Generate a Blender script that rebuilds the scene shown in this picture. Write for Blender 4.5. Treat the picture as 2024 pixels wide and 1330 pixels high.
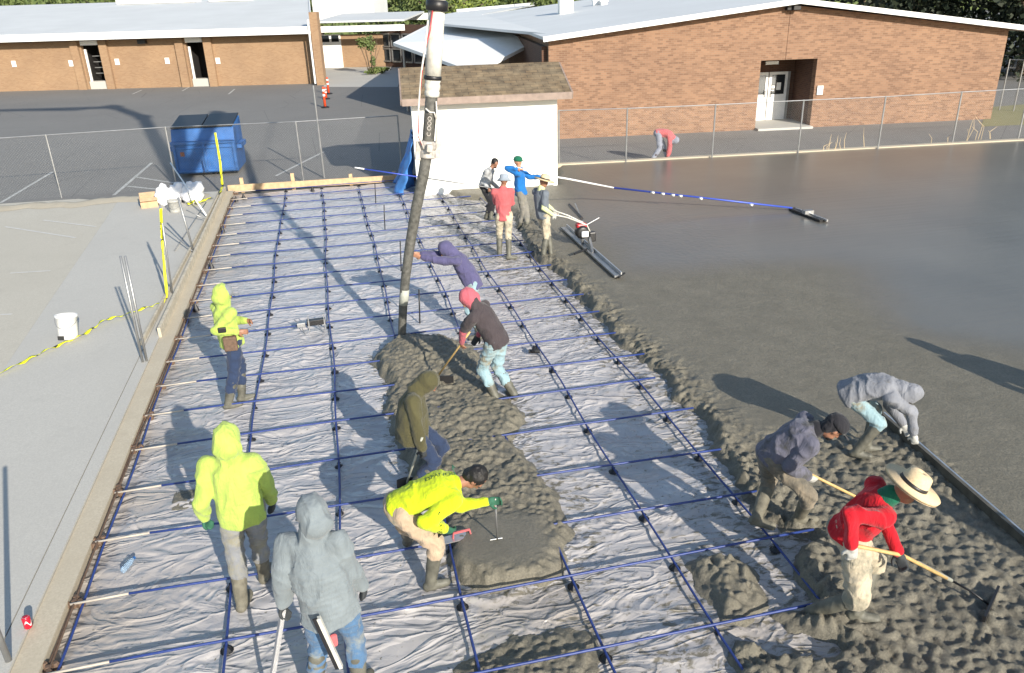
import bpy, bmesh, math, random
import numpy as np
from mathutils import Vector, Matrix
random.seed(7); rng = np.random.default_rng(11)
scene = bpy.context.scene
for o in list(bpy.data.objects): bpy.data.objects.remove(o)

# ------------------------------------------------------------------ camera
CF, CP, CR, CYW = 1575.7455, 0.4093, 0.030, 0.2153           # focal (px of 2024), pitch, roll, yaw
CC = np.array([2.3472, -4.7411, 5.0120])
def _rot(p, r, y):
    cy, sy = math.cos(y), math.sin(y)
    fwd = np.array([sy*math.cos(p), cy*math.cos(p), -math.sin(p)])
    right = np.array([cy, -sy, 0.0]); down = np.cross(fwd, right)
    cr, sr = math.cos(r), math.sin(r)
    return np.array([cr*right+sr*down, -sr*right+cr*down, fwd])
RC = _rot(CP, CR, CYW)
cam = bpy.data.cameras.new('camera'); camo = bpy.data.objects.new('camera', cam)
scene.collection.objects.link(camo); scene.camera = camo
cam.sensor_width = 36.0; cam.lens = 36.0*CF/2024.0; cam.clip_end = 2000; cam.clip_start = 0.1
m = Matrix(((RC[0][0], -RC[1][0], -RC[2][0], CC[0]), (RC[0][1], -RC[1][1], -RC[2][1], CC[1]),
            (RC[0][2], -RC[1][2], -RC[2][2], CC[2]), (0, 0, 0, 1)))
camo.matrix_world = m
scene.render.resolution_x = 1024; scene.render.resolution_y = 673

# ------------------------------------------------------------------ light
SUN_EL, SUN_DIR = math.radians(22.5), math.radians(107.5)       # light travels towards 107.5 deg
w = bpy.data.worlds.new('World'); scene.world = w; w.use_nodes = True
nt = w.node_tree; bg = nt.nodes['Background']
sky = nt.nodes.new('ShaderNodeTexSky'); sky.sky_type = 'NISHITA'; sky.sun_disc = False
sky.sun_elevation = SUN_EL; sky.sun_rotation = math.radians(162.5)
sky.air_density = 1.2; sky.dust_density = 0.6; sky.ozone_density = 1.6
nt.links.new(sky.outputs[0], bg.inputs[0]); bg.inputs[1].default_value = 0.115
sun = bpy.data.lights.new('sun', 'SUN'); sun.energy = 4.6; sun.angle = math.radians(0.5); sun.color = (1.0, 0.92, 0.79)
suno = bpy.data.objects.new('sun', sun); scene.collection.objects.link(suno)
ld = Vector((math.cos(SUN_DIR)*math.cos(SUN_EL), math.sin(SUN_DIR)*math.cos(SUN_EL), -math.sin(SUN_EL)))
suno.rotation_euler = ld.to_track_quat('-Z', 'Y').to_euler()
scene.view_settings.view_transform = 'Standard'; scene.view_settings.look = 'None'
scene.view_settings.gamma = 1; scene.view_settings.exposure = 0.72

# ------------------------------------------------------------------ measuring
def ray(u, v): return RC.T @ np.array([(u-1012)/CF, (v-665)/CF, 1.0])
def G(u, v, z=0.0):
    d = ray(u, v); return CC + d*((z-CC[2])/d[2])
def onplane(u, v, p0, n):
    d = ray(u, v); return CC + d*(np.dot(np.array(p0)-CC, n)/np.dot(d, n))
def nrm(v):
    v = np.array(v, float); return v/max(1e-9, np.linalg.norm(v))

# ------------------------------------------------------------------ numpy noise
def _hash(ix, iy, iz, seed):
    h = (ix.astype(np.int64)*374761393 + iy.astype(np.int64)*668265263 + iz.astype(np.int64)*2147483647 + seed*1274126177) & 0xFFFFFFFF
    h = ((h ^ (h >> 13))*1274126177) & 0xFFFFFFFF
    h = (h ^ (h >> 16)) & 0xFFFFFF
    return h/float(0xFFFFFF)*2-1
def noise(x, y, z=None, seed=0):
    x = np.asarray(x, float); y = np.asarray(y, float)
    z = np.zeros_like(x) if z is None else np.asarray(z, float)
    ix, iy, iz = np.floor(x), np.floor(y), np.floor(z)
    fx, fy, fz = x-ix, y-iy, z-iz
    fx, fy, fz = [f*f*(3-2*f) for f in (fx, fy, fz)]
    r = 0
    for a in (0, 1):
        for b in (0, 1):
            for c in (0, 1):
                wgt = (fx if a else 1-fx)*(fy if b else 1-fy)*(fz if c else 1-fz)
                r = r + wgt*_hash(ix+a, iy+b, iz+c, seed)
    return r
def fbm(x, y, z=None, seed=0, o=3):
    r = 0; a = 1.0
    for k in range(o):
        r = r + a*noise(x*2**k, y*2**k, None if z is None else z*2**k, seed+k); a *= .5
    return r
def sstep(x, a, b):
    t = np.clip((x-a)/(b-a), 0, 1); return t*t*(3-2*t)

# ------------------------------------------------------------------ objects
def tag(o, label=None, cat=None, group=None, kind=None):
    if label: o['label'] = label
    if cat: o['category'] = cat
    if group: o['group'] = group
    if kind: o['kind'] = kind
    return o
def empty(name, loc, rz=0.0, label=None, cat=None, group=None):
    o = bpy.data.objects.new(name, None); scene.collection.objects.link(o)
    o.location = tuple(loc); o.rotation_euler = (0, 0, rz); o.empty_display_size = .1
    return tag(o, label, cat, group)
def link(name, me, mat=None, parent=None, smooth=False):
    o = bpy.data.objects.new(name, me); scene.collection.objects.link(o)
    if mat and not len(me.materials): me.materials.append(mat)
    if parent: o.parent = parent
    if smooth: me.polygons.foreach_set('use_smooth', [True]*len(me.polygons))
    return o
def copy_tree(o, parent=None):
    c = o.copy(); scene.collection.objects.link(c)
    if parent: c.parent = parent
    for ch in list(o.children): copy_tree(ch, c)
    return c

class MB:
    """collects simple shapes, then makes ONE mesh object"""
    def __init__(s): s.v = []; s.f = []; s.mi = []; s.cur = 0
    def add(s, vs, fs):
        b = len(s.v); s.v += [tuple(map(float, p)) for p in vs]
        for f in fs: s.f.append(tuple(b+i for i in f)); s.mi.append(s.cur)
        return s
    def box(s, c, d, R=None):
        c = np.array(c, float); hx, hy, hz = d[0]/2, d[1]/2, d[2]/2
        P = np.array([(x, y, z) for z in (-hz, hz) for (x, y) in ((-hx, -hy), (hx, -hy), (hx, hy), (-hx, hy))])
        if R is not None: P = P @ np.array(R).T
        return s.add(P+c, [(3, 2, 1, 0), (4, 5, 6, 7), (0, 1, 5, 4), (1, 2, 6, 5), (2, 3, 7, 6), (3, 0, 4, 7)])
    def bar(s, a, b, w, h, up=(0, 0, 1)):
        a, b = np.array(a, float), np.array(b, float); x = nrm(b-a); y = nrm(np.cross(up, x)); z = np.cross(x, y)
        return s.box((a+b)/2, (np.linalg.norm(b-a), w, h), np.array([x, y, z]).T)
    def tube(s, pts, r, n=8, cap=True):
        pts = [np.array(p, float) for p in pts]; rs = r if hasattr(r, '__len__') else [r]*len(pts)
        rings = []; ref = None
        for i, p in enumerate(pts):
            t = nrm(pts[min(i+1, len(pts)-1)]-pts[max(i-1, 0)])
            if ref is None: ref = np.array((0, 0, 1.)) if abs(t[2]) < .9 else np.array((1., 0, 0))
            a = nrm(np.cross(t, ref)); bb = np.cross(a, t); ref = bb
            rings.append([p+rs[i]*(math.cos(2*math.pi*k/n)*a+math.sin(2*math.pi*k/n)*bb) for k in range(n)])
        vs = [q for rg in rings for q in rg]; fs = []
        for i in range(len(pts)-1):
            for k in range(n):
                k2 = (k+1) % n; fs.append((i*n+k, (i+1)*n+k, (i+1)*n+k2, i*n+k2))
        if cap: fs.append(tuple(range(n))); fs.append(tuple(reversed(range((len(pts)-1)*n, len(pts)*n))))
        return s.add(vs, fs)
    def lathe(s, prof, c=(0, 0, 0), n=20, R=None, sy=1.0):
        c = np.array(c, float); P = []
        for (r, z) in prof:
            for k in range(n): P.append((r*math.cos(2*math.pi*k/n), sy*r*math.sin(2*math.pi*k/n), z))
        P = np.array(P)
        if R is not None: P = P @ np.array(R).T
        fs = []
        for i in range(len(prof)-1):
            for k in range(n):
                k2 = (k+1) % n; fs.append((i*n+k, i*n+k2, (i+1)*n+k2, (i+1)*n+k))
        fs.append(tuple(reversed(range(n)))); fs.append(tuple(range((len(prof)-1)*n, len(prof)*n)))
        return s.add(P+c, fs)
    def prism(s, poly, z0, z1):
        n = len(poly); vs = [(p[0], p[1], z0) for p in poly]+[(p[0], p[1], z1) for p in poly]
        return s.add(vs, [tuple(reversed(range(n))), tuple(range(n, 2*n))]+[(i, (i+1) % n, n+(i+1) % n, n+i) for i in range(n)])
    def slab3(s, poly, off):
        n = len(poly); off = np.array(off, float); vs = [np.array(p, float) for p in poly]+[np.array(p, float)+off for p in poly]
        return s.add(vs, [tuple(reversed(range(n))), tuple(range(n, 2*n))]+[(i, (i+1) % n, n+(i+1) % n, n+i) for i in range(n)])
    def build(s, name, mat=None, parent=None, smooth=False, bevel=0, recalc=True):
        me = bpy.data.meshes.new(name); me.from_pydata(s.v, [], s.f)
        mats = mat if isinstance(mat, (list, tuple)) else [mat]
        for mm in mats: me.materials.append(mm)
        if len(mats) > 1: me.polygons.foreach_set('material_index', s.mi)
        if recalc:
            bm = bmesh.new(); bm.from_mesh(me); bmesh.ops.recalc_face_normals(bm, faces=bm.faces); bm.to_mesh(me); bm.free()
        o = link(name, me, None, parent, smooth)
        if bevel:
            b = o.modifiers.new('bevel', 'BEVEL'); b.width = bevel; b.segments = 2; b.limit_method = 'ANGLE'
        return o

# ------------------------------------------------------------------ materials
def newmat(name):
    mt = bpy.data.materials.new(name); mt.use_nodes = True; n = mt.node_tree
    return mt, n, n.nodes['Principled BSDF'], (lambda t: n.nodes.new(t)), (lambda a, b: n.links.new(a, b))
def coords(n, scale=(1, 1, 1), kind='Object'):
    tc = n.nodes.new('ShaderNodeTexCoord'); mp = n.nodes.new('ShaderNodeMapping'); mp.inputs['Scale'].default_value = scale
    n.links.new(tc.outputs[kind], mp.inputs[0]); return mp.outputs[0]
def tnoise(n, vec, scale, detail=4, rough=.55, dist=0.0):
    t = n.nodes.new('ShaderNodeTexNoise'); t.inputs['Scale'].default_value = scale; t.inputs['Detail'].default_value = detail
    t.inputs['Roughness'].default_value = rough; t.inputs['Distortion'].default_value = dist
    n.links.new(vec, t.inputs['Vector']); return t.outputs['Fac']
def ramp(n, fac, a, b, ca=(0, 0, 0, 1), cb=(1, 1, 1, 1)):
    r = n.nodes.new('ShaderNodeValToRGB'); r.color_ramp.elements[0].position = a; r.color_ramp.elements[1].position = b
    r.color_ramp.elements[0].color = ca; r.color_ramp.elements[1].color = cb
    n.links.new(fac, r.inputs[0]); return r.outputs[0]
def mixc(n, fac, a, b):
    x = n.nodes.new('ShaderNodeMix'); x.data_type = 'RGBA'
    for s, val in ((0, fac), (6, a), (7, b)):
        if hasattr(val, 'links') or hasattr(val, 'is_linked'): n.links.new(val, x.inputs[s])
        else: x.inputs[s].default_value = val if s == 0 else (*val[:3], 1)
    return x.outputs[2]
def bump(n, bs, fac, strength, dist):
    b = n.nodes.new('ShaderNodeBump'); b.inputs['Strength'].default_value = strength; b.inputs['Distance'].default_value = dist
    n.links.new(fac, b.inputs['Height']); n.links.new(b.outputs[0], bs.inputs['Normal']); return b
def plain(name, col, rough=.7, metal=0.0, var=.18, scale=6.0, bmp=.0, spec=.5, fine=60, kind='Object'):
    mt, n, bs, N, L = newmat(name); v = coords(n, kind=kind)
    f = tnoise(n, v, scale, 5)
    d = tuple(c*(1-var) for c in col); e = tuple(min(1, c*(1+var)) for c in col)
    L(mixc(n, ramp(n, f, .3, .7), d, e), bs.inputs['Base Color'])
    bs.inputs['Roughness'].default_value = rough; bs.inputs['Metallic'].default_value = metal
    bs.inputs['Specular IOR Level'].default_value = spec
    if bmp: bump(n, bs, tnoise(n, v, fine, 3), .6, bmp)
    return mt
def fabric(name, col, dirt=0.0, dirtcol=(.2, .18, .13), rough=.9, dscale=5):
    mt, n, bs, N, L = newmat(name); v = coords(n)
    f = tnoise(n, v, 7, 4)
    c = mixc(n, ramp(n, f, .3, .7), tuple(x*.86 for x in col), tuple(min(1, x*1.1) for x in col))
    if dirt > 0:
        g = ramp(n, tnoise(n, v, dscale, 6, .65), .62-dirt*.35, .72-dirt*.2); c = mixc(n, g, c, dirtcol)
    L(c, bs.inputs['Base Color']); bs.inputs['Roughness'].default_value = rough
    bs.inputs['Specular IOR Level'].default_value = .2
    bs.inputs['Sheen Weight'].default_value = .15
    b1 = bump(n, bs, tnoise(n, v, 160, 2), .25, .004)
    b2 = n.nodes.new('ShaderNodeBump'); b2.inputs['Strength'].default_value = .6; b2.inputs['Distance'].default_value = .03
    L(tnoise(n, coords(n, (1, 1, .35)), 11, 4, .6, 1.6), b2.inputs['Height']); L(b2.outputs[0], b1.inputs['Normal'])
    return mt

M = {}
M['steel'] = plain('galvanised_steel', (.33, .335, .34), .45, .7, .15)
M['whitepaint'] = plain('white_paint', (.8, .8, .79), .5, 0, .05)
M['trim'] = plain('white_trim', (.78, .78, .77), .5, 0, .04)
M['black'] = plain('black_plastic', (.012, .012, .014), .45)
M['blackmetal'] = plain('black_metal', (.03, .03, .032), .4, .4)
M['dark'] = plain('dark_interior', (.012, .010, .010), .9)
M['rebar'] = plain('blue_epoxy_bar', (.022, .045, .19), .45, 0, .2, 30)
M['rebarwhite'] = plain('white_bar_end', (.42, .38, .33), .6)
M['rust'] = plain('rusty_bar', (.12, .075, .05), .8, 0, .3, 30)
M['wood'] = plain('pine_board', (.52, .36, .21), .75, 0, .2, 9, .002)
M['woodgrey'] = plain('weathered_board', (.47, .42, .33), .8, 0, .22, 9, .002)
M['glass'] = plain('dark_glass', (.02, .025, .03), .08, 0, .05)
M['orange'] = plain('orange_plastic', (.75, .09, .03), .5, 0, .1)
M['shoemud'] = plain('muddy_rubber', (.14, .13, .10), .75, 0, .35, 14, .004)
M['boot'] = plain('rubber_boot', (.10, .098, .08), .6, 0, .4, 10, .004)
M['skin'] = plain('skin', (.42, .21, .13), .55, 0, .12, 25)
M['skindark'] = plain('tanned_skin', (.27, .13, .08), .55, 0, .12, 25)
M['hair'] = plain('black_hair', (.008, .007, .007), .6, 0, .3, 80, .01)
M['glovew'] = plain('grey_work_glove', (.4, .4, .38), .85, 0, .2, 20)
M['gloveb'] = plain('black_work_glove', (.03, .035, .04), .8, 0, .2, 20)
M['gloveg'] = plain('green_work_glove', (.02, .10, .06), .8, 0, .2, 20)
M['straw'] = plain('straw', (.62, .48, .30), .85, 0, .12, 60, .004)
M['gold'] = plain('wooden_handle', (.50, .34, .14), .6, 0, .15, 20)
M['alu'] = plain('aluminium', (.6, .6, .6), .35, .8, .1)
M['redpaint'] = plain('red_paint', (.5, .02, .03), .4)

def brickmat(name, c1, c2, mortar, bw=.203, bh=.067):
    mt, n, bs, N, L = newmat(name); v = coords(n)
    sep = N('ShaderNodeSeparateXYZ'); L(v, sep.inputs[0]); cmb = N('ShaderNodeCombineXYZ')
    add = N('ShaderNodeMath'); add.operation = 'ADD'; L(sep.outputs[0], add.inputs[0]); L(sep.outputs[1], add.inputs[1])
    L(add.outputs[0], cmb.inputs[0]); L(sep.outputs[2], cmb.inputs[1])
    b = N('ShaderNodeTexBrick'); b.inputs['Scale'].default_value = 1; b.inputs['Brick Width'].default_value = bw
    b.inputs['Row Height'].default_value = bh; b.inputs['Mortar Size'].default_value = .007; b.inputs['Bias'].default_value = -.15
    b.inputs['Color1'].default_value = (*c1, 1); b.inputs['Color2'].default_value = (*c2, 1); b.inputs['Mortar'].default_value = (*mortar, 1)
    L(cmb.outputs[0], b.inputs['Vector'])
    f = tnoise(n, v, .6, 4); c = mixc(n, ramp(n, f, .25, .75), (.86, .82, .8), (1.1, 1.06, 1.0))
    mu = N('ShaderNodeMix'); mu.data_type = 'RGBA'; mu.blend_type = 'MULTIPLY'; mu.inputs[0].default_value = 1
    L(b.outputs['Color'], mu.inputs[6]); L(c, mu.inputs[7]); L(mu.outputs[2], bs.inputs['Base Color'])
    bs.inputs['Roughness'].default_value = .9; bump(n, bs, b.outputs['Fac'], -.4, .01)
    return mt
M['brick'] = brickmat('orange_brick', (.272, .162, .105), (.145, .08, .053), (.25, .18, .13))
M['brickpale'] = brickmat('tan_brick', (.31, .205, .125), (.26, .16, .095), (.29, .22, .15))
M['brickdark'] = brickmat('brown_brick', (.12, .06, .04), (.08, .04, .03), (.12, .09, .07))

def shinglemat():
    mt, n, bs, N, L = newmat('brown_shingles'); v = coords(n)
    b = N('ShaderNodeTexBrick'); b.inputs['Scale'].default_value = 1; b.inputs['Brick Width'].default_value = .33
    b.inputs['Row Height'].default_value = .14; b.inputs['Mortar Size'].default_value = .008
    b.inputs['Color1'].default_value = (.27, .19, .11, 1); b.inputs['Color2'].default_value = (.17, .13, .085, 1); b.inputs['Mortar'].default_value = (.08, .06, .045, 1)
    L(v, b.inputs['Vector']); c = mixc(n, ramp(n, tnoise(n, v, 4, 5), .35, .7), (0, 0, 0), (.30, .24, .15))
    c2 = N('ShaderNodeMix'); c2.data_type = 'RGBA'; c2.inputs[0].default_value = .4; L(b.outputs['Color'], c2.inputs[6]); L(c, c2.inputs[7])
    L(c2.outputs[2], bs.inputs['Base Color']); bs.inputs['Roughness'].default_value = .95; return mt
M['shingle'] = shinglemat()

def asphaltmat():
    mt, n, bs, N, L = newmat('asphalt'); v = coords(n)
    a = tnoise(n, v, .18, 6, .6); b = tnoise(n, v, 40, 3)
    c = mixc(n, ramp(n, a, .3, .7), (.145, .139, .131), (.182, .175, .164))
    c = mixc(n, ramp(n, b, .4, .75), c, (.21, .207, .20))
    vs = N('ShaderNodeTexVoronoi'); vs.feature = 'DISTANCE_TO_EDGE'; vs.inputs['Scale'].default_value = .22; L(coords(n, (1, 1.3, 1)), vs.inputs['Vector'])
    c = mixc(n, ramp(n, vs.outputs['Distance'], .0, .003), (.11, .11, .108), c)
    L(c, bs.inputs['Base Color']); bs.inputs['Roughness'].default_value = .9; bump(n, bs, b, .4, .01); return mt
M['asphalt'] = asphaltmat()
def pavemat(name, c1, c2, s=.5, crack=0.0):
    mt, n, bs, N, L = newmat(name); v = coords(n)
    a = tnoise(n, v, s, 7, .62, .4); b = tnoise(n, v, 55, 3); d = tnoise(n, v, 2.6, 5, .7)
    c = mixc(n, ramp(n, a, .3, .7), c1, c2)
    c = mixc(n, ramp(n, d, .56, .78), c, tuple(x*.82 for x in c1))
    c = mixc(n, ramp(n, b, .35, .8), tuple(x*.9 for x in c1), c)
    if crack:
        vs = N('ShaderNodeTexVoronoi'); vs.feature = 'DISTANCE_TO_EDGE'; vs.inputs['Scale'].default_value = crack
        L(v, vs.inputs['Vector']); c = mixc(n, ramp(n, vs.outputs['Distance'], 0, .004), tuple(x*.5 for x in c1), c)
    L(c, bs.inputs['Base Color']); bs.inputs['Roughness'].default_value = .92; bump(n, bs, b, .3, .006); return mt
M['pave'] = pavemat('pale_concrete', (.46, .445, .41), (.54, .525, .48))
M['paveold'] = pavemat('old_beige_concrete', (.46, .43, .365), (.57, .54, .47), .35)
M['sand'] = pavemat('sandy_edge', (.48, .42, .32), (.58, .52, .41), 2.0)
M['grass'] = pavemat('dry_grass', (.22, .21, .10), (.34, .30, .17), 3.0)

def plasticmat():
    mt, n, bs, N, L = newmat('vapour_barrier'); v = coords(n)
    at = N('ShaderNodeAttribute'); at.attribute_name = 'dirt'
    a2 = N('ShaderNodeAttribute'); a2.attribute_name = 'dust'
    f = tnoise(n, v, 1.3, 5)
    c = mixc(n, ramp(n, f, .3, .7), (.385, .372, .38), (.50, .485, .49))
    c = mixc(n, a2.outputs['Fac'], c, (.31, .275, .24))
    s1 = tnoise(n, coords(n, (1, 1.8, 1)), 7.5, 6, .68, .6)
    sub = N('ShaderNodeMath'); sub.operation = 'ADD'; L(s1, sub.inputs[0]); L(at.outputs['Fac'], sub.inputs[1])
    sm = ramp(n, sub.outputs[0], .70, .80)
    c = mixc(n, sm, c, (.15, .135, .105))
    s2 = tnoise(n, v, 26, 3, .5); c = mixc(n, ramp(n, s2, .665, .71), c, (.20, .185, .155))
    L(c, bs.inputs['Base Color'])
    r = N('ShaderNodeMapRange'); L(sm, r.inputs[0]); r.inputs[3].default_value = .26; r.inputs[4].default_value = .6; L(r.outputs[0], bs.inputs['Roughness'])
    bs.inputs['Specular IOR Level'].default_value = .6
    def crease(vec, sc, dist, det=2):
        q = tnoise(n, vec, sc, det, .5, dist); s_ = N('ShaderNodeMath'); s_.operation = 'SUBTRACT'; L(q, s_.inputs[0]); s_.inputs[1].default_value = .5
        a_ = N('ShaderNodeMath'); a_.operation = 'ABSOLUTE'; L(s_.outputs[0], a_.inputs[0]); m_ = N('ShaderNodeMapRange'); L(a_.outputs[0], m_.inputs[0]); m_.inputs[2].default_value = .10; m_.inputs[3].default_value = 1; m_.inputs[4].default_value = 0; return m_.outputs[0]
    b1 = bump(n, bs, crease(coords(n, (1, 2.2, 1)), 1.3, 1.6), .5, .03)
    b2 = N('ShaderNodeBump'); b2.inputs['Distance'].default_value = .016; L(crease(coords(n, (1.2, 1.6, 1)), 3.6, .8, 3), b2.inputs['Height']); ms = N('ShaderNodeMapRange'); L(tnoise(n, v, .9, 3), ms.inputs[0]); ms.inputs[1].default_value = .4; ms.inputs[2].default_value = .65; ms.inputs[3].default_value = .03; ms.inputs[4].default_value = .42; L(ms.outputs[0], b2.inputs['Strength']); L(b2.outputs[0], b1.inputs['Normal'])
    return mt
M['plastic'] = plasticmat()
def wetmat(name, rough_dry=.55, lumps=True, base=(.27, .245, .19), dark=(.175, .16, .122)):
    mt, n, bs, N, L = newmat(name); v = coords(n)
    at = N('ShaderNodeAttribute'); at.attribute_name = 'smooth'
    a = tnoise(n, v, 3, 6, .65); b = tnoise(n, v, 48, 6, .75); e = tnoise(n, v, .35, 4)
    c = mixc(n, ramp(n, a, .3, .7), dark, base)
    sm = mixc(n, ramp(n, e, .3, .7), (.118, .111, .098), (.150, .140, .122))
    c = mixc(n, ramp(n, b, .35, .7), tuple(x*.7 for x in dark), c)
    pass 
    c = mixc(n, at.outputs['Fac'], c, sm); L(c, bs.inputs['Base Color'])
    r = N('ShaderNodeMapRange'); L(at.outputs['Fac'], r.inputs[0]); r.inputs[3].default_value = rough_dry; r.inputs[4].default_value = .30
    L(r.outputs[0], bs.inputs['Roughness'])
    bp = bump(n, bs, b, .9, .02)
    s = N('ShaderNodeMapRange'); L(at.outputs['Fac'], s.inputs[0]); s.inputs[3].default_value = .8; s.inputs[4].default_value = .015
    L(s.outputs[0], bp.inputs['Strength'])
    return mt
M['wet'] = wetmat('fresh_concrete')
def leafmat(name, a, b):
    mt, n, bs, N, L = newmat(name); v = coords(n)
    L(mixc(n, ramp(n, tnoise(n, v, .9, 5, .7), .3, .7), a, b), bs.inputs['Base Color']); bs.inputs['Roughness'].default_value = .7; return mt
M['leafdark'] = leafmat('shade_dark_leaves', (.008, .014, .006), (.022, .034, .012))  # near-black: the shadow on the row behind the hall is put into the leaf colour
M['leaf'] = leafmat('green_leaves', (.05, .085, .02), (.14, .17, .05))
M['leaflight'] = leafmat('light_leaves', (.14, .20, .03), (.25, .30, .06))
M['bark'] = plain('bark', (.12, .09, .06), .9)
def meshmat():
    mt, n, bs, N, L = newmat('chain_link_wire'); v = coords(n)
    sep = N('ShaderNodeSeparateXYZ'); L(v, sep.inputs[0])
    outs = []
    for sgn in (1, -1):
        a = N('ShaderNodeMath'); a.operation = 'MULTIPLY_ADD'; L(sep.outputs[2], a.inputs[0]); a.inputs[1].default_value = sgn; L(sep.outputs[0], a.inputs[2])
        b = N('ShaderNodeMath'); b.operation = 'PINGPONG'; L(a.outputs[0], b.inputs[0]); b.inputs[1].default_value = .037
        c = N('ShaderNodeMath'); c.operation = 'LESS_THAN'; L(b.outputs[0], c.inputs[0]); c.inputs[1].default_value = .0008; outs.append(c.outputs[0])
    mx = N('ShaderNodeMath'); mx.operation = 'MAXIMUM'; L(outs[0], mx.inputs[0]); L(outs[1], mx.inputs[1])
    bs.inputs['Base Color'].default_value = (.4, .41, .42, 1); bs.inputs['Metallic'].default_value = .5; bs.inputs['Roughness'].default_value = .5
    L(mx.outputs[0], bs.inputs['Alpha']); return mt
M['chain'] = meshmat()

# ------------------------------------------------------------------ ground
def sheet(name, poly, z, mat, kind='structure'):
    me = bpy.data.meshes.new(name); me.from_pydata([(p[0], p[1], z) for p in poly], [], [tuple(range(len(poly)))])
    me.materials.append(mat); o = link(name, me); o['kind'] = kind; 
    if me.polygons[0].normal.z < 0: me.flip_normals()
    return o
sheet('ground', [(-300, -60), (300, -60), (300, 900), (-300, 900)], -.06, M['asphalt'])

# left pavement: pale concrete, older beige concrete, edge strip
PZ = .12
mb = MB().prism([(-3.55, 18.3), (-3.35, 18.3), (-2.67, 7.0), (-2.2, 1.0), (-1.7, -6), (-.80, -6), (-.80, 18.5), (-2.0, 18.6)], -.1, PZ)
o = mb.build('pavement', M['pave']); o['kind'] = 'structure'
mb = MB().prism([(-30, 19.6), (-30, -6), (-1.705, -6), (-2.205, 1.0), (-2.675, 7.0), (-3.355, 18.3), (-3.555, 18.3), (-4.5, 18.9), (-8, 19.1)], -.1, PZ-.004)
o = mb.build('pavement', M['paveold']); o['kind'] = 'structure'
mb = MB().prism([(-.785, -6), (-.785, 18.2), (-.635, 18.4), (-.635, -6)], -.1, PZ+.004)
mb.build('kerb_strip', M['pave'])['kind'] = 'structure'
mb = MB().prism([(-.63, -6), (-.63, 18.55), (-.405, 18.55), (-.405, -6)], -.1, PZ-.02)
mb.build('kerb_strip', M['sand'])['kind'] = 'structure'
# dirt lip between the pad and the asphalt
xs = np.linspace(-12, -1.0, 220); vs = []; fs = []
for i, x in enumerate(xs):
    y0 = 18.75+.25*float(fbm(np.array([x*.7]), np.array([1.]), seed=4)[0]) + (.9 if x < -5 else .9*(x+5)/-5*0)
    y0 = 18.3+ .06*abs(x) + .22*float(fbm(np.array([x*.9]), np.array([1.]), seed=4)[0])
    for k, (dy, z) in enumerate(((-.7, PZ+.002), (-.25, PZ+.03), (0, PZ+.01), (.25, 0), (.5, -.058))):
        vs.append((x, y0+dy+.08*float(noise(np.array([x*3+k*5]), np.array([2.]))[0]), z+.015*float(noise(np.array([x*6+k]), np.array([9.]))[0]) if 0 < k < 4 else z))
for i in range(len(xs)-1):
    for k in range(4): fs.append((i*5+k, (i+1)*5+k, (i+1)*5+k+1, i*5+k+1))
mb = MB(); mb.add(vs, fs); mb.build('dirt_verge', M['sand'], smooth=True)['kind'] = 'structure'
# parking lines (paint) on the asphalt and faint ones on the pavement
def strip(pts, wd, z, mat, name='parking_line'):
    mb = MB()
    for a, b in pts:
        a, b = np.array(a[:2]), np.array(b[:2]); d = nrm(b-a); nn = np.array([-d[1], d[0]])*wd/2
        mb.add([(*(a-nn), z), (*(b-nn), z), (*(b+nn), z), (*(a+nn), z)], [(0, 1, 2, 3)])
    return tag(mb.build(name, mat), kind='structure')
M['line'] = plain('worn_line_paint', (.40, .40, .38), .8, 0, .35, 12)
M['lineold'] = plain('faint_line_paint', (.52, .51, .48), .8, 0, .1, 12)
Z0 = -.06
strip([(G(0, 402, Z0), G(104, 340, Z0)), (G(225, 386, Z0), G(300, 322, Z0)), (G(268, 350, Z0), G(345, 362, Z0)), (G(250, 368, Z0), G(345, 378, Z0)),
       (G(545, 348, Z0), G(640, 300, Z0)), (G(262, 186, Z0), G(280, 178, Z0)), (G(452, 186, Z0), G(464, 176, Z0)), (G(360, 180, Z0), G(374, 172, Z0))], .1, Z0+.006, M['line'])
strip([(G(85, 435, PZ), G(190, 448, PZ)), (G(0, 622, PZ), G(24, 621, PZ)), (G(10, 448, PZ), G(150, 470, PZ)), (G(20, 540, PZ), G(100, 535, PZ))], .07, PZ+.002, M['lineold'])
# paler walkway between the two brick buildings, kerb at the far side of the slab, grass strip
sheet('path', [G(640, 172, -.06)[:2], G(786, 172, -.06)[:2], G(800, 133, -.06)[:2], G(640, 133, -.06)[:2]], -.052, M['pave'])
a, b = G(1095, 327, .1), G(2200, 268, .1)
MB().bar((*a[:2], .04), (*b[:2], .04), .22, .22).build('kerb', M['sand'])['kind'] = 'structure'
sheet('grass_strip', [G(1940, 250, -.05)[:2], G(2100, 243, -.05)[:2], G(2100, 200, -.05)[:2], G(1950, 212, -.05)[:2]], -.05, M['grass'])
sheet('road', [(30, 30), (120, 22), (120, 34), (30, 42)], -.052, M['asphalt'])

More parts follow.
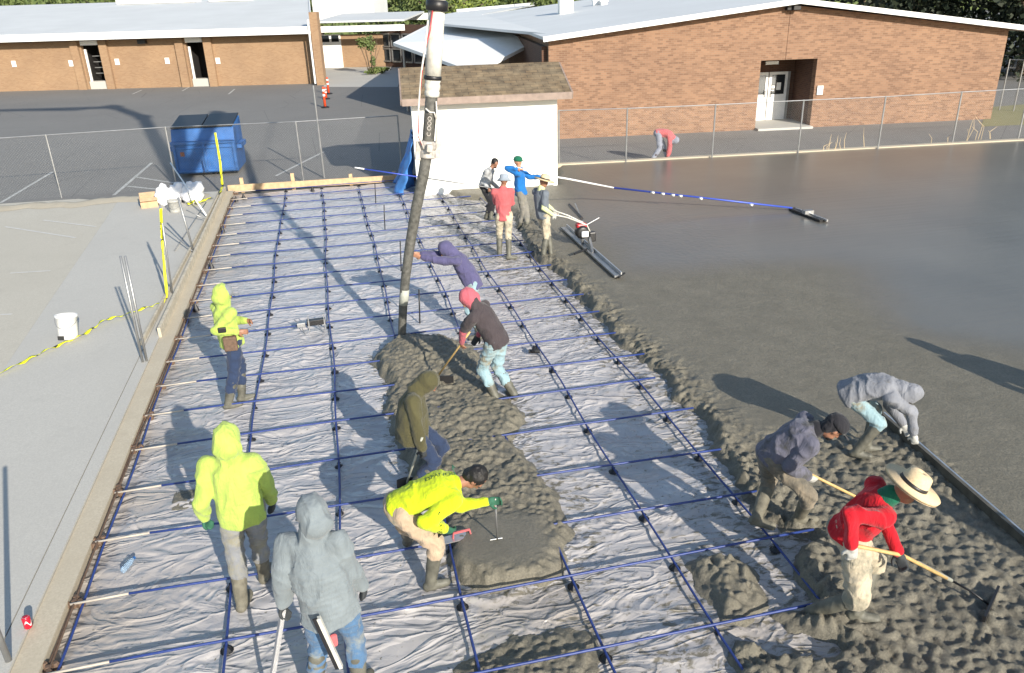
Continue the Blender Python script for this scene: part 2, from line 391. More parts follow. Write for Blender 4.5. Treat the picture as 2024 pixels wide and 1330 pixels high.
# ---- polygons traced on the ground
def gp(*pts, z=0.0): return np.array([G(u, v, z)[:2] for u, v in pts])
def sdf(poly, X, Y):
    d = np.full(X.shape, 1e9); ins = np.zeros(X.shape, bool); n = len(poly)
    for i in range(n):
        a, b = poly[i], poly[(i+1) % n]; e = b-a; wx, wy = X-a[0], Y-a[1]
        t = np.clip((wx*e[0]+wy*e[1])/max(1e-9, e@e), 0, 1)
        d = np.minimum(d, np.hypot(wx-t*e[0], wy-t*e[1]))
        c = ((a[1] > Y) != (b[1] > Y)); 
        with np.errstate(divide='ignore', invalid='ignore'):
            xc = a[0]+(Y-a[1])*(b[0]-a[0])/((b[1]-a[1]) if b[1] != a[1] else 1e-9)
        ins ^= c & (X < xc)
    return np.where(ins, d, -d)
slab_poly = gp((1103, 329), (1103, 372), (1000, 377), (862, 377), (905, 391), (1000, 402), (1022, 440), (1036, 485), (1060, 515), (1092, 535), (1120, 560), (1150, 600), (1205, 660),
               (1245, 700), (1305, 750), (1345, 800), (1385, 835), (1405, 880), (1440, 935), (1470, 985), (1500, 1035), (1590, 1072), (1565, 1110),
               (1570, 1150), (1600, 1190), (1530, 1215), (1540, 1245), (1640, 1285), (1610, 1305), (1540, 1290), (1450, 1262), (1425, 1290), (1460, 1360), (1600, 1500), (2600, 1900), (4200, 1200), (2300, 262))
mound_poly = gp((792, 672), (770, 682), (733, 712), (768, 765), (760, 800), (778, 860), (800, 930), (850, 1000), (872, 1060), (882, 1130), (930, 1172), (1010, 1165), (1118, 1140),
                (1127, 1050), (1112, 985), (1062, 932), (1015, 870), (1042, 830), (1000, 790), (962, 740), (945, 690), (870, 672))
round_poly = gp((1356, 1120), (1391, 1094), (1456, 1097), (1498, 1127), (1524, 1185), (1521, 1201), (1472, 1237), (1424, 1237), (1391, 1198))
low_poly = gp((880, 1400), (905, 1310), (940, 1290), (1010, 1262), (1070, 1255), (1130, 1240), (1178, 1262), (1192, 1300), (1170, 1340), (1180, 1400))
stain_poly = gp((935, 1190), (1130, 1150), (1180, 1250), (950, 1290))
rough_poly = gp((1400, 900), (1540, 860), (1660, 872), (1750, 850), (1800, 880), (1900, 960), (2030, 1100), (2500, 1500), (2000, 1900), (1380, 1500), (1380, 1000))
smooth_poly = gp((1150, 300), (1130, 420), (1225, 545), (1420, 540), (1640, 545), (1735, 590), (1770, 660), (1900, 700), (2150, 745), (2800, 800), (2400, 255))

def attr(me, name, vals):
    at = me.attributes.new(name, 'FLOAT', 'POINT'); at.data.foreach_set('value', np.asarray(vals, dtype=np.float32))
def gridmesh(name, xs, ys, Z, keep, mat, attrs, parent=None):
    nx, ny = len(xs), len(ys); X, Y = np.meshgrid(xs, ys, indexing='ij')
    ids = np.arange(nx*ny).reshape(nx, ny)
    k = (keep[:-1, :-1] | keep[1:, :-1] | keep[:-1, 1:] | keep[1:, 1:])
    q = np.stack([ids[:-1, :-1][k], ids[1:, :-1][k], ids[1:, 1:][k], ids[:-1, 1:][k]], 1)
    used = np.unique(q); rm = np.full(nx*ny, -1); rm[used] = np.arange(len(used)); q = rm[q]
    V = np.stack([X.ravel(), Y.ravel(), Z.ravel()], 1)[used]
    me = bpy.data.meshes.new(name); me.vertices.add(len(V)); me.vertices.foreach_set('co', V.ravel().astype(np.float32))
    me.loops.add(q.size); me.loops.foreach_set('vertex_index', q.ravel().astype(np.int32))
    me.polygons.add(len(q)); me.polygons.foreach_set('loop_start', (np.arange(len(q))*4).astype(np.int32)); me.update(); me.validate()
    for an, av in attrs.items(): attr(me, an, av.ravel()[used])
    me.materials.append(mat); return link(name, me, None, parent, smooth=True)
def grain(X, Y, seed):
    a = noise(X*24, Y*24, seed=seed); b = noise(X*13+3, Y*13, seed=seed+1); c = 1-np.abs(fbm(X*4.2+.6*noise(X*3, Y*3, seed=seed+5), Y*4.2, seed=seed+2, o=3))
    return .021*np.sign(a)*np.abs(a)**.7 + .020*b + .026*(c**4-.35)*sstep(noise(X*1.1, Y*1.1, seed=seed+3), -.6, .5) + .018*noise(X*2.5, Y*2.5, seed=seed+4)
def lumps(X, Y, seed, f):
    wx = X+.05*noise(X*7, Y*7, seed=seed+31); wy = Y+.05*noise(X*7, Y*7, seed=seed+32)
    a = 1-np.abs(noise(wx*f, wy*f, seed=seed)); b = 1-np.abs(noise(wx*f*2.3, wy*f*2.3, seed=seed+1)); c = noise(wx*f*.4, wy*f*.4, seed=seed+2)
    return a**2*.6+b**2*.35+c*.5

# plastic sheeting
xs = np.arange(-.42, 8.3, .03); ys = np.arange(-3.2, 18.45, .032); X, Y = np.meshgrid(xs, ys, indexing='ij')
wx = X+.5*fbm(X*.8, Y*.8, seed=3); wy = Y+.35*fbm(X*.9, Y*.9, seed=5)
r1 = (1-np.abs(fbm(wx*1.1, wy*3.4, seed=8, o=3)))**3; r3 = (1-np.abs(noise(wx*.45+.25*wy, wy*.9-.4*wx, seed=61)))**14+.8*(1-np.abs(noise(wy*.5+.8*wx, .3*wy+3, seed=62)))**16; r2 = (1-np.abs(fbm(wx*3.0+wy*1.2, wy*5.0-wx*1.5, seed=18, o=3)))**4
fade = 1-.45*sstep(Y, 6, 14)
Z = (.024*r3+.018*r1*fade + .010*r2*fade + .012*(1-np.abs(noise(wx*.7+wy*.5, wy*1.2-wx*.6, seed=77)))**6 + .008*noise(X*1.3, Y*1.3, seed=2)) - .012
sd_s = sdf(slab_poly, X, Y); sd_m = sdf(mound_poly, X, Y); sd_l = sdf(low_poly, X, Y); sd_t = sdf(stain_poly, X, Y); sd_r = sdf(round_poly, X, Y)
dirt = .24*np.exp(-np.maximum(0, -sd_s)/.4) + .24*np.exp(-np.maximum(0, -sd_m)/.25) + .15*np.exp(-np.maximum(0, -sd_l)/.3) + .12*np.exp(-np.maximum(0, -sd_r)/.2) + .10*sstep(X, 3.0, 4.8)
dirt +=   .24*np.exp(-((X-5.6)**2/1.6+(Y-12.3)**2/7.0))
dirt = np.minimum(dirt, .215)
dust = .75*(1-sstep(X, -.3, 1.1)) + .18*sstep(X, 3.2, 4.6) + .12*sstep(X+.25*(8-Y), 2, 7) + .5*sstep(sd_t+.03*noise(X*5, Y*5), -.02, .03)+.18*(1-sstep(Y, .5, 4.0))+.2*noise(X*.6, Y*.6, seed=12)
dust = np.clip(dust*(.8+.4*noise(X*1.5, Y*1.5, seed=9)), 0, .92)
ob = gridmesh('vapour_barrier_sheet', xs, ys, Z, np.ones_like(X, bool), M['plastic'], {'dirt': dirt, 'dust': dust})
tag(ob, 'wrinkled pale plastic sheeting laid under the blue bars', 'plastic sheet')

# fresh slab (one heightfield; dense where it is broken and near)
def slabfield(X, Y):
    s = sdf(slab_poly, X, Y); s = s + .07*noise(X*2.6, Y*2.6, seed=40) + .045*noise(X*8, Y*8, seed=41)
    rg = sstep(sdf(rough_poly, X, Y)+.12*noise(X*2, Y*2, seed=44), -.1, .25)
    ed = np.exp(-(np.maximum(0, s)/.42)**2)*(1-sstep(Y, 13, 15))
    far = 1-sstep(np.abs(Y-17.0), 0, 3)*0
    h = .115*sstep(s, -.02, .13)
    h = h + sstep(s, 0, .08)*((lumps(X, Y, 50, 8.0)-.38+.5*np.maximum(0, lumps(X, Y, 55, 11.0)-.5))*(.095*ed) + rg*(grain(X, Y, 60)+ .035*noise(X*1.6, Y*1.6, seed=66)))
    h = h + sstep(s, .05, .2)*(1-rg)*(1-ed)*.0022*noise(X*18, Y*18, seed=70)
    sm = sstep(sdf(smooth_poly, X, Y)+.35*noise(X*.8, Y*.8, seed=71), -.9, .9)*(1-ed)*(1-rg)
    h = np.where(s < -.01, -.03, h)
    return h, s > -.03, sm
xs = np.concatenate([np.arange(4.0, 10.2, .02), np.linspace(10.3, 60, 70)]); ys = np.concatenate([np.linspace(-4.5, -2.3, 40), np.arange(-2.25, 7, .02), np.arange(7.03, 13.5, .03), np.arange(13.6, 24, .12)])
X, Y = np.meshgrid(xs, ys, indexing='ij'); Z, keep, sm = slabfield(X, Y)
ob = gridmesh('fresh_concrete_slab', xs, ys, Z, keep, M['wet'], {'smooth': sm}); ob['kind'] = 'structure'

def pile(name, poly, hfun, label, seed, step=.016):
    lo, hi = poly.min(0)-.2, poly.max(0)+.2
    xs = np.arange(lo[0], hi[0], step); ys = np.arange(lo[1], hi[1], step); X, Y = np.meshgrid(xs, ys, indexing='ij')
    s = sdf(poly, X, Y)+.05*noise(X*3.2, Y*3.2, seed=seed)+.035*noise(X*10, Y*10, seed=seed+1)
    Z, sm = hfun(X, Y, s); Z = np.where(s < -.008, -.03, Z)
    ob = gridmesh(name, xs, ys, Z, s > -.025, M['wet'], {'smooth': sm}); tag(ob, label, 'wet concrete'); return ob
disc = G(985, 1065, .13)
hosefoot = G(800, 700, .1)
def hm(X, Y, s):
    dd = np.hypot((X-disc[0])/1.0, (Y-disc[1])/.85); flat = 1-sstep(dd+.08*noise(X*4, Y*4, seed=5)+.12*noise(X*1.7, Y*1.7, seed=6), .30, .66)
    bulk = .125+.05*np.exp(-((X-hosefoot[0])**2+(Y-hosefoot[1])**2)/.35)
    h = sstep(s, -.01, .16)*(bulk + grain(X, Y, 80)*.8*(1-flat) + .03*noise(X*2.2, Y*2.2, seed=81)*(1-flat))
    h = h*(1-flat*sstep(s, 0, .1)) + flat*sstep(s, 0, .1)*.135
    return h, flat*.3*sstep(s, 0, .15)
pile('concrete_pile', mound_poly, hm, 'long grey-green pile of fresh concrete poured below the hose', 90)
pile('concrete_pile', round_poly, lambda X, Y, s: (sstep(s, -.01, .2)*(.13+grain(X, Y, 100)*1.1), X*0), 'small round lumpy heap of concrete left of the red shirt worker', 110)
pile('concrete_pile', low_poly, lambda X, Y, s: (sstep(s, -.01, .15)*(.045+grain(X, Y, 120)*.9), X*0), 'thin rough patch of concrete at the bottom edge behind the trowel worker', 130)
small_poly = gp((335, 975), (360, 962), (400, 965), (408, 990), (380, 1000), (345, 1003))
pile('concrete_pile', small_poly, lambda X, Y, s: (sstep(s, -.01, .06)*(.02+(lumps(X, Y, 120, 12)-.4)*.03), X*0), 'small dried concrete splat beside the left hand of the nearest yellow hoodie', 150)


# ------------------------------------------------------------------ buildings
class Wall:
    """a wall plane standing on two measured ground points; local x along it, local y into the building"""
    def __init__(s, a, b, name, label, cat, z=-.06):
        s.p0 = G(*a, z); p1 = G(*b, z); s.ang = math.atan2(p1[1]-s.p0[1], p1[0]-s.p0[0]); s.len = np.linalg.norm(p1-s.p0)
        s.root = empty(name, s.p0, s.ang, label, cat)
        s.x = np.array([math.cos(s.ang), math.sin(s.ang), 0]); s.n = np.array([-s.x[1], s.x[0], 0])
    def at(s, u, v, y=0.0):
        q = onplane(u, v, s.p0+s.n*y, s.n)-s.p0; return float(q@s.x), float(q[2])
    def loc(s, p):
        q = np.array(p)-s.p0; return (float(q@s.x), float(q@s.n), float(q[2]))
    def quad(s, mb, poly, y, t):               # polygon given in (x, z), front face at local y, thickness t
        return mb.slab3([(x, y, z) for x, z in poly], (0, t, 0))

# ---- right gabled brick hall
W = Wall((1100, 275), (1957, 235), 'brick_hall', 'orange brick hall with a low gable, white roof edge and a recessed doorway', 'building')
xl = W.at(1084, 76)[0]; zl = W.at(1084, 76)[1]; pk = W.at(1570, 10); rt = W.at(1972, 58); dl = W.at(1502, 118)[0]; dr = W.at(1611, 117)[0]; dt = W.at(1550, 118)[1]
dl = (dl+W.at(1495, 250)[0])/2; dr = (dr+W.at(1605, 250)[0])/2
rt = (max(rt[0], W.len+.02), rt[1])
def gz(x): return zl+(pk[1]-zl)*(x-xl)/(pk[0]-xl) if x < pk[0] else pk[1]+(rt[1]-pk[1])*(x-pk[0])/(rt[0]-pk[0])
T = .3; mb = MB()
W.quad(mb, [(xl, 0), (dl, 0), (dl, gz(dl)), (xl, zl)], 0, T)
W.quad(mb, [(dl, dt), (dr, dt), (dr, gz(dr)), (pk[0], pk[1]), (dl, gz(dl))] if dl < pk[0] < dr else [(dl, dt), (dr, dt), (dr, gz(dr)), (dl, gz(dl))], 0, T)
W.quad(mb, [(dr, 0), (rt[0], 0), (rt[0], rt[1]), (dr, gz(dr))] if not dr < pk[0] else [(dr, 0), (rt[0], 0), (rt[0], rt[1]), (pk[0], pk[1]), (dr, gz(dr))], 0, T)
mb.box((xl+.15, 14+.3, zl/2), (.3, 28, zl)); mb.box((rt[0]-.15, 14.3, rt[1]/2), (.3, 28, rt[1]))
mb.build('wall', M['brick'], W.root)
dd = 1.5                                       # recess
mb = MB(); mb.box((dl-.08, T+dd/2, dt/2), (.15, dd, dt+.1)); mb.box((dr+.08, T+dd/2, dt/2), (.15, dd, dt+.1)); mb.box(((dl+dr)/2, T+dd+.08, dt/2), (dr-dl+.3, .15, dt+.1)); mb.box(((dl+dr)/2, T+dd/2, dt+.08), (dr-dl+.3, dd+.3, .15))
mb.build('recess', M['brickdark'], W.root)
MB().box(((dl+dr)/2, (T+dd)/2-.15, .03), (dr-dl-.02, T+dd+.3, .1)).build('step', M['pave'], W.root)
# double door inside the recess
yd = T+dd-.06; x0 = W.at(1494, 140, yd)[0]; x1 = W.at(1558, 140, yd)[0]; zt = W.at(1530, 142, yd)[1]; zb = .08
x0 = dl+.02; xm = W.at(1515, 200, yd)[0]
for a, b in ((x0, xm-.02), (xm+.02, x1)):
    d = MB(); d.box(((a+b)/2, yd, (zb+1.05)/2), (b-a, .05, 1.05-zb)); d.box((a+.05, yd, (1.05+zt)/2), (.1, .05, zt-1.05)); d.box((b-.05, yd, (1.05+zt)/2), (.1, .05, zt-1.05)); d.box(((a+b)/2, yd, zt-.05), (b-a-.2, .05, .1))
    dob = d.build('door', M['whitepaint'], W.root)
    MB().box(((a+b)/2, yd+.01, (1.05+zt-.1)/2), (b-a-.2, .02, zt-.1-1.05)).build('pane', M['glass'], dob)
    MB().tube([(b-.1 if a == x0 else a+.1, yd-.08, .95), (b-.1 if a == x0 else a+.1, yd-.08, 1.2)], .015).build('handle', M['black'], dob)
MB().box((x1+.05, yd, zt/2), (.09, .09, zt)).build('door_frame', M['steel'], W.root)
nb = MB(); nb.box((xm+.42, yd-.03, 1.35), (.18, .01, .28)); nb.box((xm+.2, yd-.03, 1.33), (.12, .01, .1)); nb.box((xm+.19, yd-.03, 1.2), (.1, .01, .05)); nb.build('paper_notice', M['whitepaint'], W.root)
e = W.at(1541, 125, .5); MB().box((e[0], T+.9, dt-.2), (.5, .06, .12)).build('door_number_plate', M['steel'], W.root)
s_ = W.at(1620, 178); o = MB().box((s_[0], -.03, s_[1]), (.22, .04, .32)).build('wall_sign', M['whitepaint'], W.root)
fl = W.at(1568, 14, -.2); fb = MB(); fb.box((fl[0], -.12, fl[1]), (.45, .22, .2)); fb.box((fl[0]+.1, -.28, fl[1]-.02), (.28, .12, .16)); fb.build('floodlight', M['blackmetal'], W.root, bevel=.02)
cj = W.at(1568, 22)[1]; MB().box((fl[0], -.004, (cj+dt)/2), (.012, .01, cj-dt)).build('conduit', M['brickdark'], W.root)
# roof: two slopes with white edge trim
rf = MB(); OV = .45; L2 = 30
pa = (xl-.25, zl-.02); pb = (pk[0], pk[1]+.12); pc = (rt[0]+.5, rt[1]-.0)
for p, q in ((pa, pb), (pb, pc)):
    rf.slab3([(p[0], -OV+.03, p[1]), (q[0], -OV+.03, q[1]), (q[0], L2, q[1]), (p[0], L2, p[1])], (0, 0, .1))
M['roof'] = plain('pale_grey_roof', (.56, .57, .57), .7, 0, .05, .4)
M['roof2'] = plain('grey_roof', (.62, .63, .63), .7, 0, .05, .3)
rfo = rf.build('roof', M['roof2'], W.root)
tr = MB()
for p, q in ((pa, pb), (pb, pc)): tr.bar((p[0], -OV, p[1]+.02), (q[0], -OV, q[1]+.02), .07, .17)
tr.build('roof_trim', M['trim'], rfo)
MB().bar((pc[0]+.06, -OV, pc[1]-.02), (pc[0]+.06, L2, pc[1]-.02), .14, .14).build('gutter', M['trim'], rfo)
# western low roof that spreads left, with its parapet and roof vents
zr = zl+.02
q = [W.loc(G(u, v, zr+W.p0[2]+.0)) for u, v in ((1083, 72), (866, 50), (866, 33), (905, 26), (1062, 10))]
poly = [(q[0][0]-.0, q[0][1], zr), (q[1][0], q[1][1], zr), (q[2][0], q[2][1], zr), (q[3][0], q[3][1], zr), (q[4][0], q[4][1], zr), (xl-.2, 29.5, zr)]
MB().slab3(poly, (0, 0, .1)).build('side_roof', M['roof2'], W.root)
MB().bar((q[3][0], q[3][1], zr+.15), (q[4][0], q[4][1], zr+.15), .2, .3).build('parapet', M['trim'], W.root)
for (u, v), (w_, h_) in (((1118, 28), (.7, .7)), ((1178, 22), (.35, .55)), ((1193, 22), (.35, .5))):
    g = W.loc(G(u, v, zr+.3)); vt = MB(); vt.box((g[0], g[1], zr+.1+h_/2+.25), (w_, w_, h_)); vt.box((g[0], g[1], zr+.1+h_+.3), (w_*1.3, w_*1.3, .08)); vt.build('roof_vent', M['whitepaint'], W.root)
# wall under the low roof, its deep shade put into the darker brick colour 
q0 = q[0]; q1 = q[1]
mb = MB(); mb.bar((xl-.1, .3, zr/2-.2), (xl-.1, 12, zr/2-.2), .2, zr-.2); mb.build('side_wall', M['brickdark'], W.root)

# ---- white canopy in front of the low roof
zc = 3.05
ca, cb, cc, cdn = G(779, 88, 2.9), G(1081, 73, 3.1), G(848, 51, 3.1), G(938, 146, 2.15)
cr = empty('canopy', (*((ca+cb)/2)[:2], 0), 0, 'white flat pointed canopy between the white shed and the brick hall', 'canopy')
def rel(p, root): return tuple(np.array(p)-np.array(root.location))
mb = MB(); mb.slab3([rel(p, cr) for p in (ca, cdn, cb, cc)], (0, 0, .07)); mb.build('roof', M['whitepaint'], cr)
mb = MB()
for a, b in ((ca, cdn), (cdn, cb), (cb, cc), (cc, ca)): mb.bar(rel(a+np.array([0, 0, .02]), cr), rel(b+np.array([0, 0, .02]), cr), .08, .13)
mb.build('edge_trim', M['trim'], cr)
for p, q_ in ((ca, cb), (cc, cdn)):
    p = p+(q_-p)*.06
    MB().tube([rel((p[0], p[1], -.06), cr), rel((p[0], p[1], 2.85), cr)], .06).build('post', M['steel'], cr)
# ---- glazed entrance wall behind the canopy
a, b = (760, 131), (872, 138)
V = Wall(a, b, 'entrance_block', 'grey entrance wall with rows of small dark windows behind the canopy tip', 'building')
MB().box((V.len/2+2, .15, 1.5), (V.len+4, .3, 3.0)).build('wall', M['brickdark'], V.root)
hh = V.at(780, 95)[1]
for i in range(5):
    x = .35+i*V.len/5
    for k in range(2):
        f = MB(); z = .45+k*1.05; wq = V.len/5*.8
        for xx in (x-wq/2, x+wq/2): f.box((xx, -.03, z+.4), (.1, .1, .95))
        for zz in (z-.05, z+.85): f.box((x, -.03, zz), (wq-.1, .1, .1))
        fo = f.build('window', M['steel'], V.root); MB().box((x, -.012, z+.4), (wq-.1, .02, .8)).build('pane', M['glass'], fo)

# ---- left tan brick school building
S = Wall((0, 181), (628, 165), 'school_building', 'long tan brick building with a pale grey roof, white fascia and two dark doorways', 'building')
zt = S.at(300, 74)[1]; X0 = -14.0; X1 = S.at(622, 120)[0]
ops = [(S.at(168, 130)[0], S.at(203, 130)[0]), (S.at(374, 130)[0], S.at(408, 130)[0])]
segs = [(X0, ops[0][0]), (ops[0][1], ops[1][0]), (ops[1][1], X1)]
mb = MB()
for a, b in segs: mb.box(((a+b)/2, .15, zt/2), (b-a, .3, zt))
mb.box((X1-.15, 1.3, zt/2), (.3, 2, zt)); mb.build('wall', M['brickpale'], S.root)
for a, b in ops:
    for x in (a-.35, b+.35):
        MB().box((x, -.12, zt/2), (.5, .22, zt)).build('pilaster', M['brickpale'], S.root)
    MB().box(((a+b)/2, .05, zt-.18), (b-a-.03, .2, .34)).build('lintel_panel', M['whitepaint'], S.root)
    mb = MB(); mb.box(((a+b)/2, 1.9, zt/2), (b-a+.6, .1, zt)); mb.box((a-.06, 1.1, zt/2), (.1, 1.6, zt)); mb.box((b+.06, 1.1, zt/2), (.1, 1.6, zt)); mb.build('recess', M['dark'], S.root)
    MB().box(((a+b)/2, .35, .22), (b-a-.05, .6, .5)).build('door_step', M['pave'], S.root)
    MB().box((a+.1, .25, 1.35), (.12, .1, 2.1)).build('door_jamb', M['whitepaint'], S.root)
a, b = ops[0]; mb = MB()
for z in (.9, 1.25, 1.6, 1.95): mb.box(((a+b)/2-.12, .9, z), (b-a-.5, .03, .05))
mb.box(((a+b)/2+.3, .95, 1.4), (.3, .03, 1.3)); mb.build('door_grille', M['steel'], S.root)
for u, v in ((28, 126), (141, 125), (232, 122), (331, 120), (431, 120)):
    x, z = S.at(u, v); mb = MB(); mb.box((x, -.03, z), (.27, .04, .36)); mb.build('wall_plaque', M['whitepaint'], S.root)
x, z = S.at(283, 82); MB().box((x, -.15, z), (.5, .3, .25)).build('wall_lamp', M['blackmetal'], S.root)
ez = S.at(300, 68, -.9)[1]; XR = S.at(615, 60, -.9)[0]
MB().slab3([(X0, -.9, ez), (XR, -.9, ez), (S.at(611, 8, 22)[0], 22, ez+1.75), (X0, 22, ez+1.75)], (0, 0, .12)).build('roof', M['roof'], S.root)
MB().box(((X0+XR)/2, -.93, ez-.0), (XR-X0, .08, .42)).build('fascia', M['trim'], S.root)
MB().bar((XR+.05, -.9, ez+.05), (S.at(611, 8, 22)[0]+.05, 22, ez+1.8), .08, .3).build('roof_edge', M['trim'], S.root)
mb = MB(); mb.box(((X0+X1)/2, -.5, ez-.22), (X1-X0, .8, .05)); mb.build('soffit', M['blackmetal'], S.root)
for u0, u1, v, h in ((240, 395, 22, .35), (420, 500, 16, .3)):
    g0 = S.loc(G(u0, v, ez+1.0)); g1 = S.loc(G(u1, v, ez+1.0)); yy = min(20, (g0[1]+g1[1])/2)
    k0 = S.at(u0, v, yy)[0]; k1 = S.at(u1, v, yy)[0]; zz = ez+.1+1.75*(yy+.9)/22.9
    mb = MB(); mb.box(((k0+k1)/2, yy, zz+h/2), (k1-k0, 1.4, h)); mb.box((k0+(k1-k0)*.2, yy+1.2, zz+h*.7), (1.2, .9, h*1.1)); mb.build('roof_unit', M['whitepaint'], S.root, bevel=.05)
# brick end column with the downpipe
c0, c1 = S.at(626, 150, -.9)[0], S.at(641, 150, -.9)[0]
MB().box(((c0+c1)/2, -.75, ez/2+.5), (c1-c0, .6, ez+1.0)).build('end_column', M['brickpale'], S.root)
MB().tube([(c0-.1, -1.05, .1), (c0-.1, -1.05, ez+.6)], .06).build('downpipe', M['trim'], S.root)

# ---- link building with white door and white covered walk
K = Wall((633, 134), (770, 131), 'link_building', 'low tan brick link building with a wide white double door and white flat roof', 'building')
kt = K.at(700, 68)[1]
MB().box((K.len/2+1, .15, kt/2), (K.len+6, .3, kt)).build('wall', M['brickpale'], K.root)
d0, d1 = K.at(636, 100)[0], K.at(676, 100)[0]; dz = K.at(655, 68)[1]
do = MB().box(((d0+d1)/2, -.05, dz/2), (d1-d0, .1, dz)).build('door', M['whitepaint'], K.root)
for k in range(2):
    MB().box((d0+(d1-d0)*(.27+.47*k), -.11, dz-.3), ((d1-d0)*.36, .02, .45)).build('pane', M['glass'], do)
f0, f1 = K.at(622, 55, -2)[0], K.at(800, 55, -2)[0]; g0 = K.at(700, 62, -2)[1]; g1 = K.at(700, 44, -2)[1]
ro = MB().slab3([(f0, -2, g1), (f1, -2, g1), (f1, 6, g1+.35), (f0, 6, g1+.35)], (0, 0, .12)).build('roof', M['roof'], K.root)
MB().box(((f0+f1)/2, -2.03, (g0+g1)/2-.12), (f1-f0, .1, .42)).build('fascia', M['trim'], ro)
h0, h1 = K.at(622, 35, 6)[0], K.at(845, 35, 6)[0]; hz = K.at(700, 36, 6)[1]
MB().box(((h0+h1)/2, 6.2, hz), (h1-h0, .3, .5)).build('roof_band', M['trim'], ro)
hb = MB(); hb.box((h0+2.2, 9.5, hz+.6), (5.2, 5, 1.7)); hb.build('back_roof', M['roof2'], K.root)
# ---- far hall behind the low roof
F = Wall((1035, 36), (1240, 30), 'far_hall', 'pale brick building top with a dark window strip behind the hall roof', 'building', z=1.0)
F.root.location.z = -.06; 
mb = MB(); mb.box((F.len/2, .2, 2.3), (F.len, .4, 4.6)); mb.build('wall', M['brickpale'], F.root)
MB().box((F.len*.18, -.05, 3.6), (F.len*.3, .1, .5)).build('window', M['glass'], F.root)

# ---- white shed with shingle roof
D = Wall((826, 387), (1102, 371), 'white_shed', 'plain white shed with a brown shingle roof, standing at the slab corner', 'shed', z=0)
ze = D.at(960, 201)[1]; DP = 2.9; LN = D.len
M['shedwhite'] = plain('white_shed_paint', (.82, .82, .79), .6, 0, .03, 1.5)
mb = MB(); mb.box((LN/2, .06, ze/2), (LN, .12, ze)); mb.box((.06, DP/2, ze/2), (.12, DP-.24, ze)); mb.box((LN-.06, DP/2, ze/2), (.12, DP-.24, ze)); mb.box((LN/2, DP-.06, ze/2), (LN, .12, ze))
yr = DP/2; zr2 = D.at(940, 135, yr)[1]
for x in (.0, LN-.12): mb.slab3([(x, .0, ze), (x, DP, ze), (x, yr, zr2-.12)], (.12, 0, 0))
mb.build('wall', M['shedwhite'], D.root)
e0 = D.at(803, 204, -.35); e1 = D.at(1125, 193, -.35); r0 = D.at(782, 138, yr)[0]; r1 = D.at(1108, 130, yr)[0]
zz0 = (e0[1]+e1[1])/2+.04; xa, xb = (e0[0]+r0)/2, (e1[0]+r1)/2
rf = MB(); rf.slab3([(xa, -.35, zz0), (xb, -.35, zz0), (xb, yr, zr2), (xa, yr, zr2)], (0, 0, .09)); rf.slab3([(xa, yr, zr2+.002), (xb, yr, zr2+.002), (xb, DP+.35, zz0), (xa, DP+.35, zz0)], (0, 0, .09))
rf.build('roof', M['shingle'], D.root)
M['shedtrim'] = plain('taupe_trim', (.26, .2, .17), .7)
MB().box(((xa+xb)/2, -.38, zz0+.0), (xb-xa, .05, .17)).build('fascia', M['shedtrim'], D.root)
for x in (xa-.02, xb+.02):
    mb = MB(); mb.bar((x, -.38, zz0-.0), (x, yr, zr2-.0), .04, .16); mb.bar((x, yr, zr2-.0), (x, DP+.38, zz0-.0), .04, .16); mb.build('barge_board', M['shedtrim'], D.root)
# blue tarp hanging on its left side
tp = []; NX, NZ = 24, 24
for i in range(NX):
    for k in range(NZ):
        a = i/(NX-1); z = .03+1.62*k/(NZ-1)*(1-.25*abs(a-.5))
        bulge = -.04-.62*(1-k/(NZ-1))**1.2*(.55+.45*math.sin(a*9))-.03*math.sin(a*31+k*.7)
        tp.append((bulge, .08+1.9*a*(1-.25*k/(NZ-1)), z))
mb = MB(); mb.add(tp, [(i*NZ+k, (i+1)*NZ+k, (i+1)*NZ+k+1, i*NZ+k+1) for i in range(NX-1) for k in range(NZ-1)])
M['tarp'] = plain('blue_tarp', (.05, .19, .50), .45, 0, .45, 2.5, .01, fine=9)
to = mb.build('tarp', M['tarp'], None, smooth=True); to.matrix_world = Matrix.Translation(D.root.location) @ Matrix.Rotation(D.ang, 4, 'Z')
so = to.modifiers.new('thick', 'SOLIDIFY'); so.thickness = .01
tag(to, 'crumpled blue tarp hanging down the left side of the shed', 'tarp')
# ------------------------------------------------------------------ trees
def leaves(mb, c, r, n, size, seed, flat=.8):
    rg = np.random.default_rng(seed); nb = max(4, n//90); d = rg.normal(size=(nb, 3)); d /= np.linalg.norm(d, axis=1)[:, None]
    cl = np.array(c)+d*np.array(r)*rg.uniform(.35, 1.0, (nb, 1))*np.array([1, 1, flat])
    p = cl[rg.integers(nb, size=n)]+rg.normal(size=(n, 3))*np.array(r)*.17
    x = rg.normal(size=(n, 3)); x /= np.linalg.norm(x, axis=1)[:, None]; y = np.cross(x, rg.normal(size=(n, 3))); y /= np.linalg.norm(y, axis=1)[:, None]
    s = size*rg.uniform(.6, 1.3, (n, 1)); V = np.stack([p-x*s-y*s*.5, p+x*s-y*s*.5, p+x*s*.8+y*s*.6, p-x*s*.8+y*s*.6], 1).reshape(-1, 3); b = len(mb.v)
    mb.v += [tuple(q) for q in V.tolist()]; mb.f += [(b+4*i, b+4*i+1, b+4*i+2, b+4*i+3) for i in range(n)]; mb.mi += [0]*n
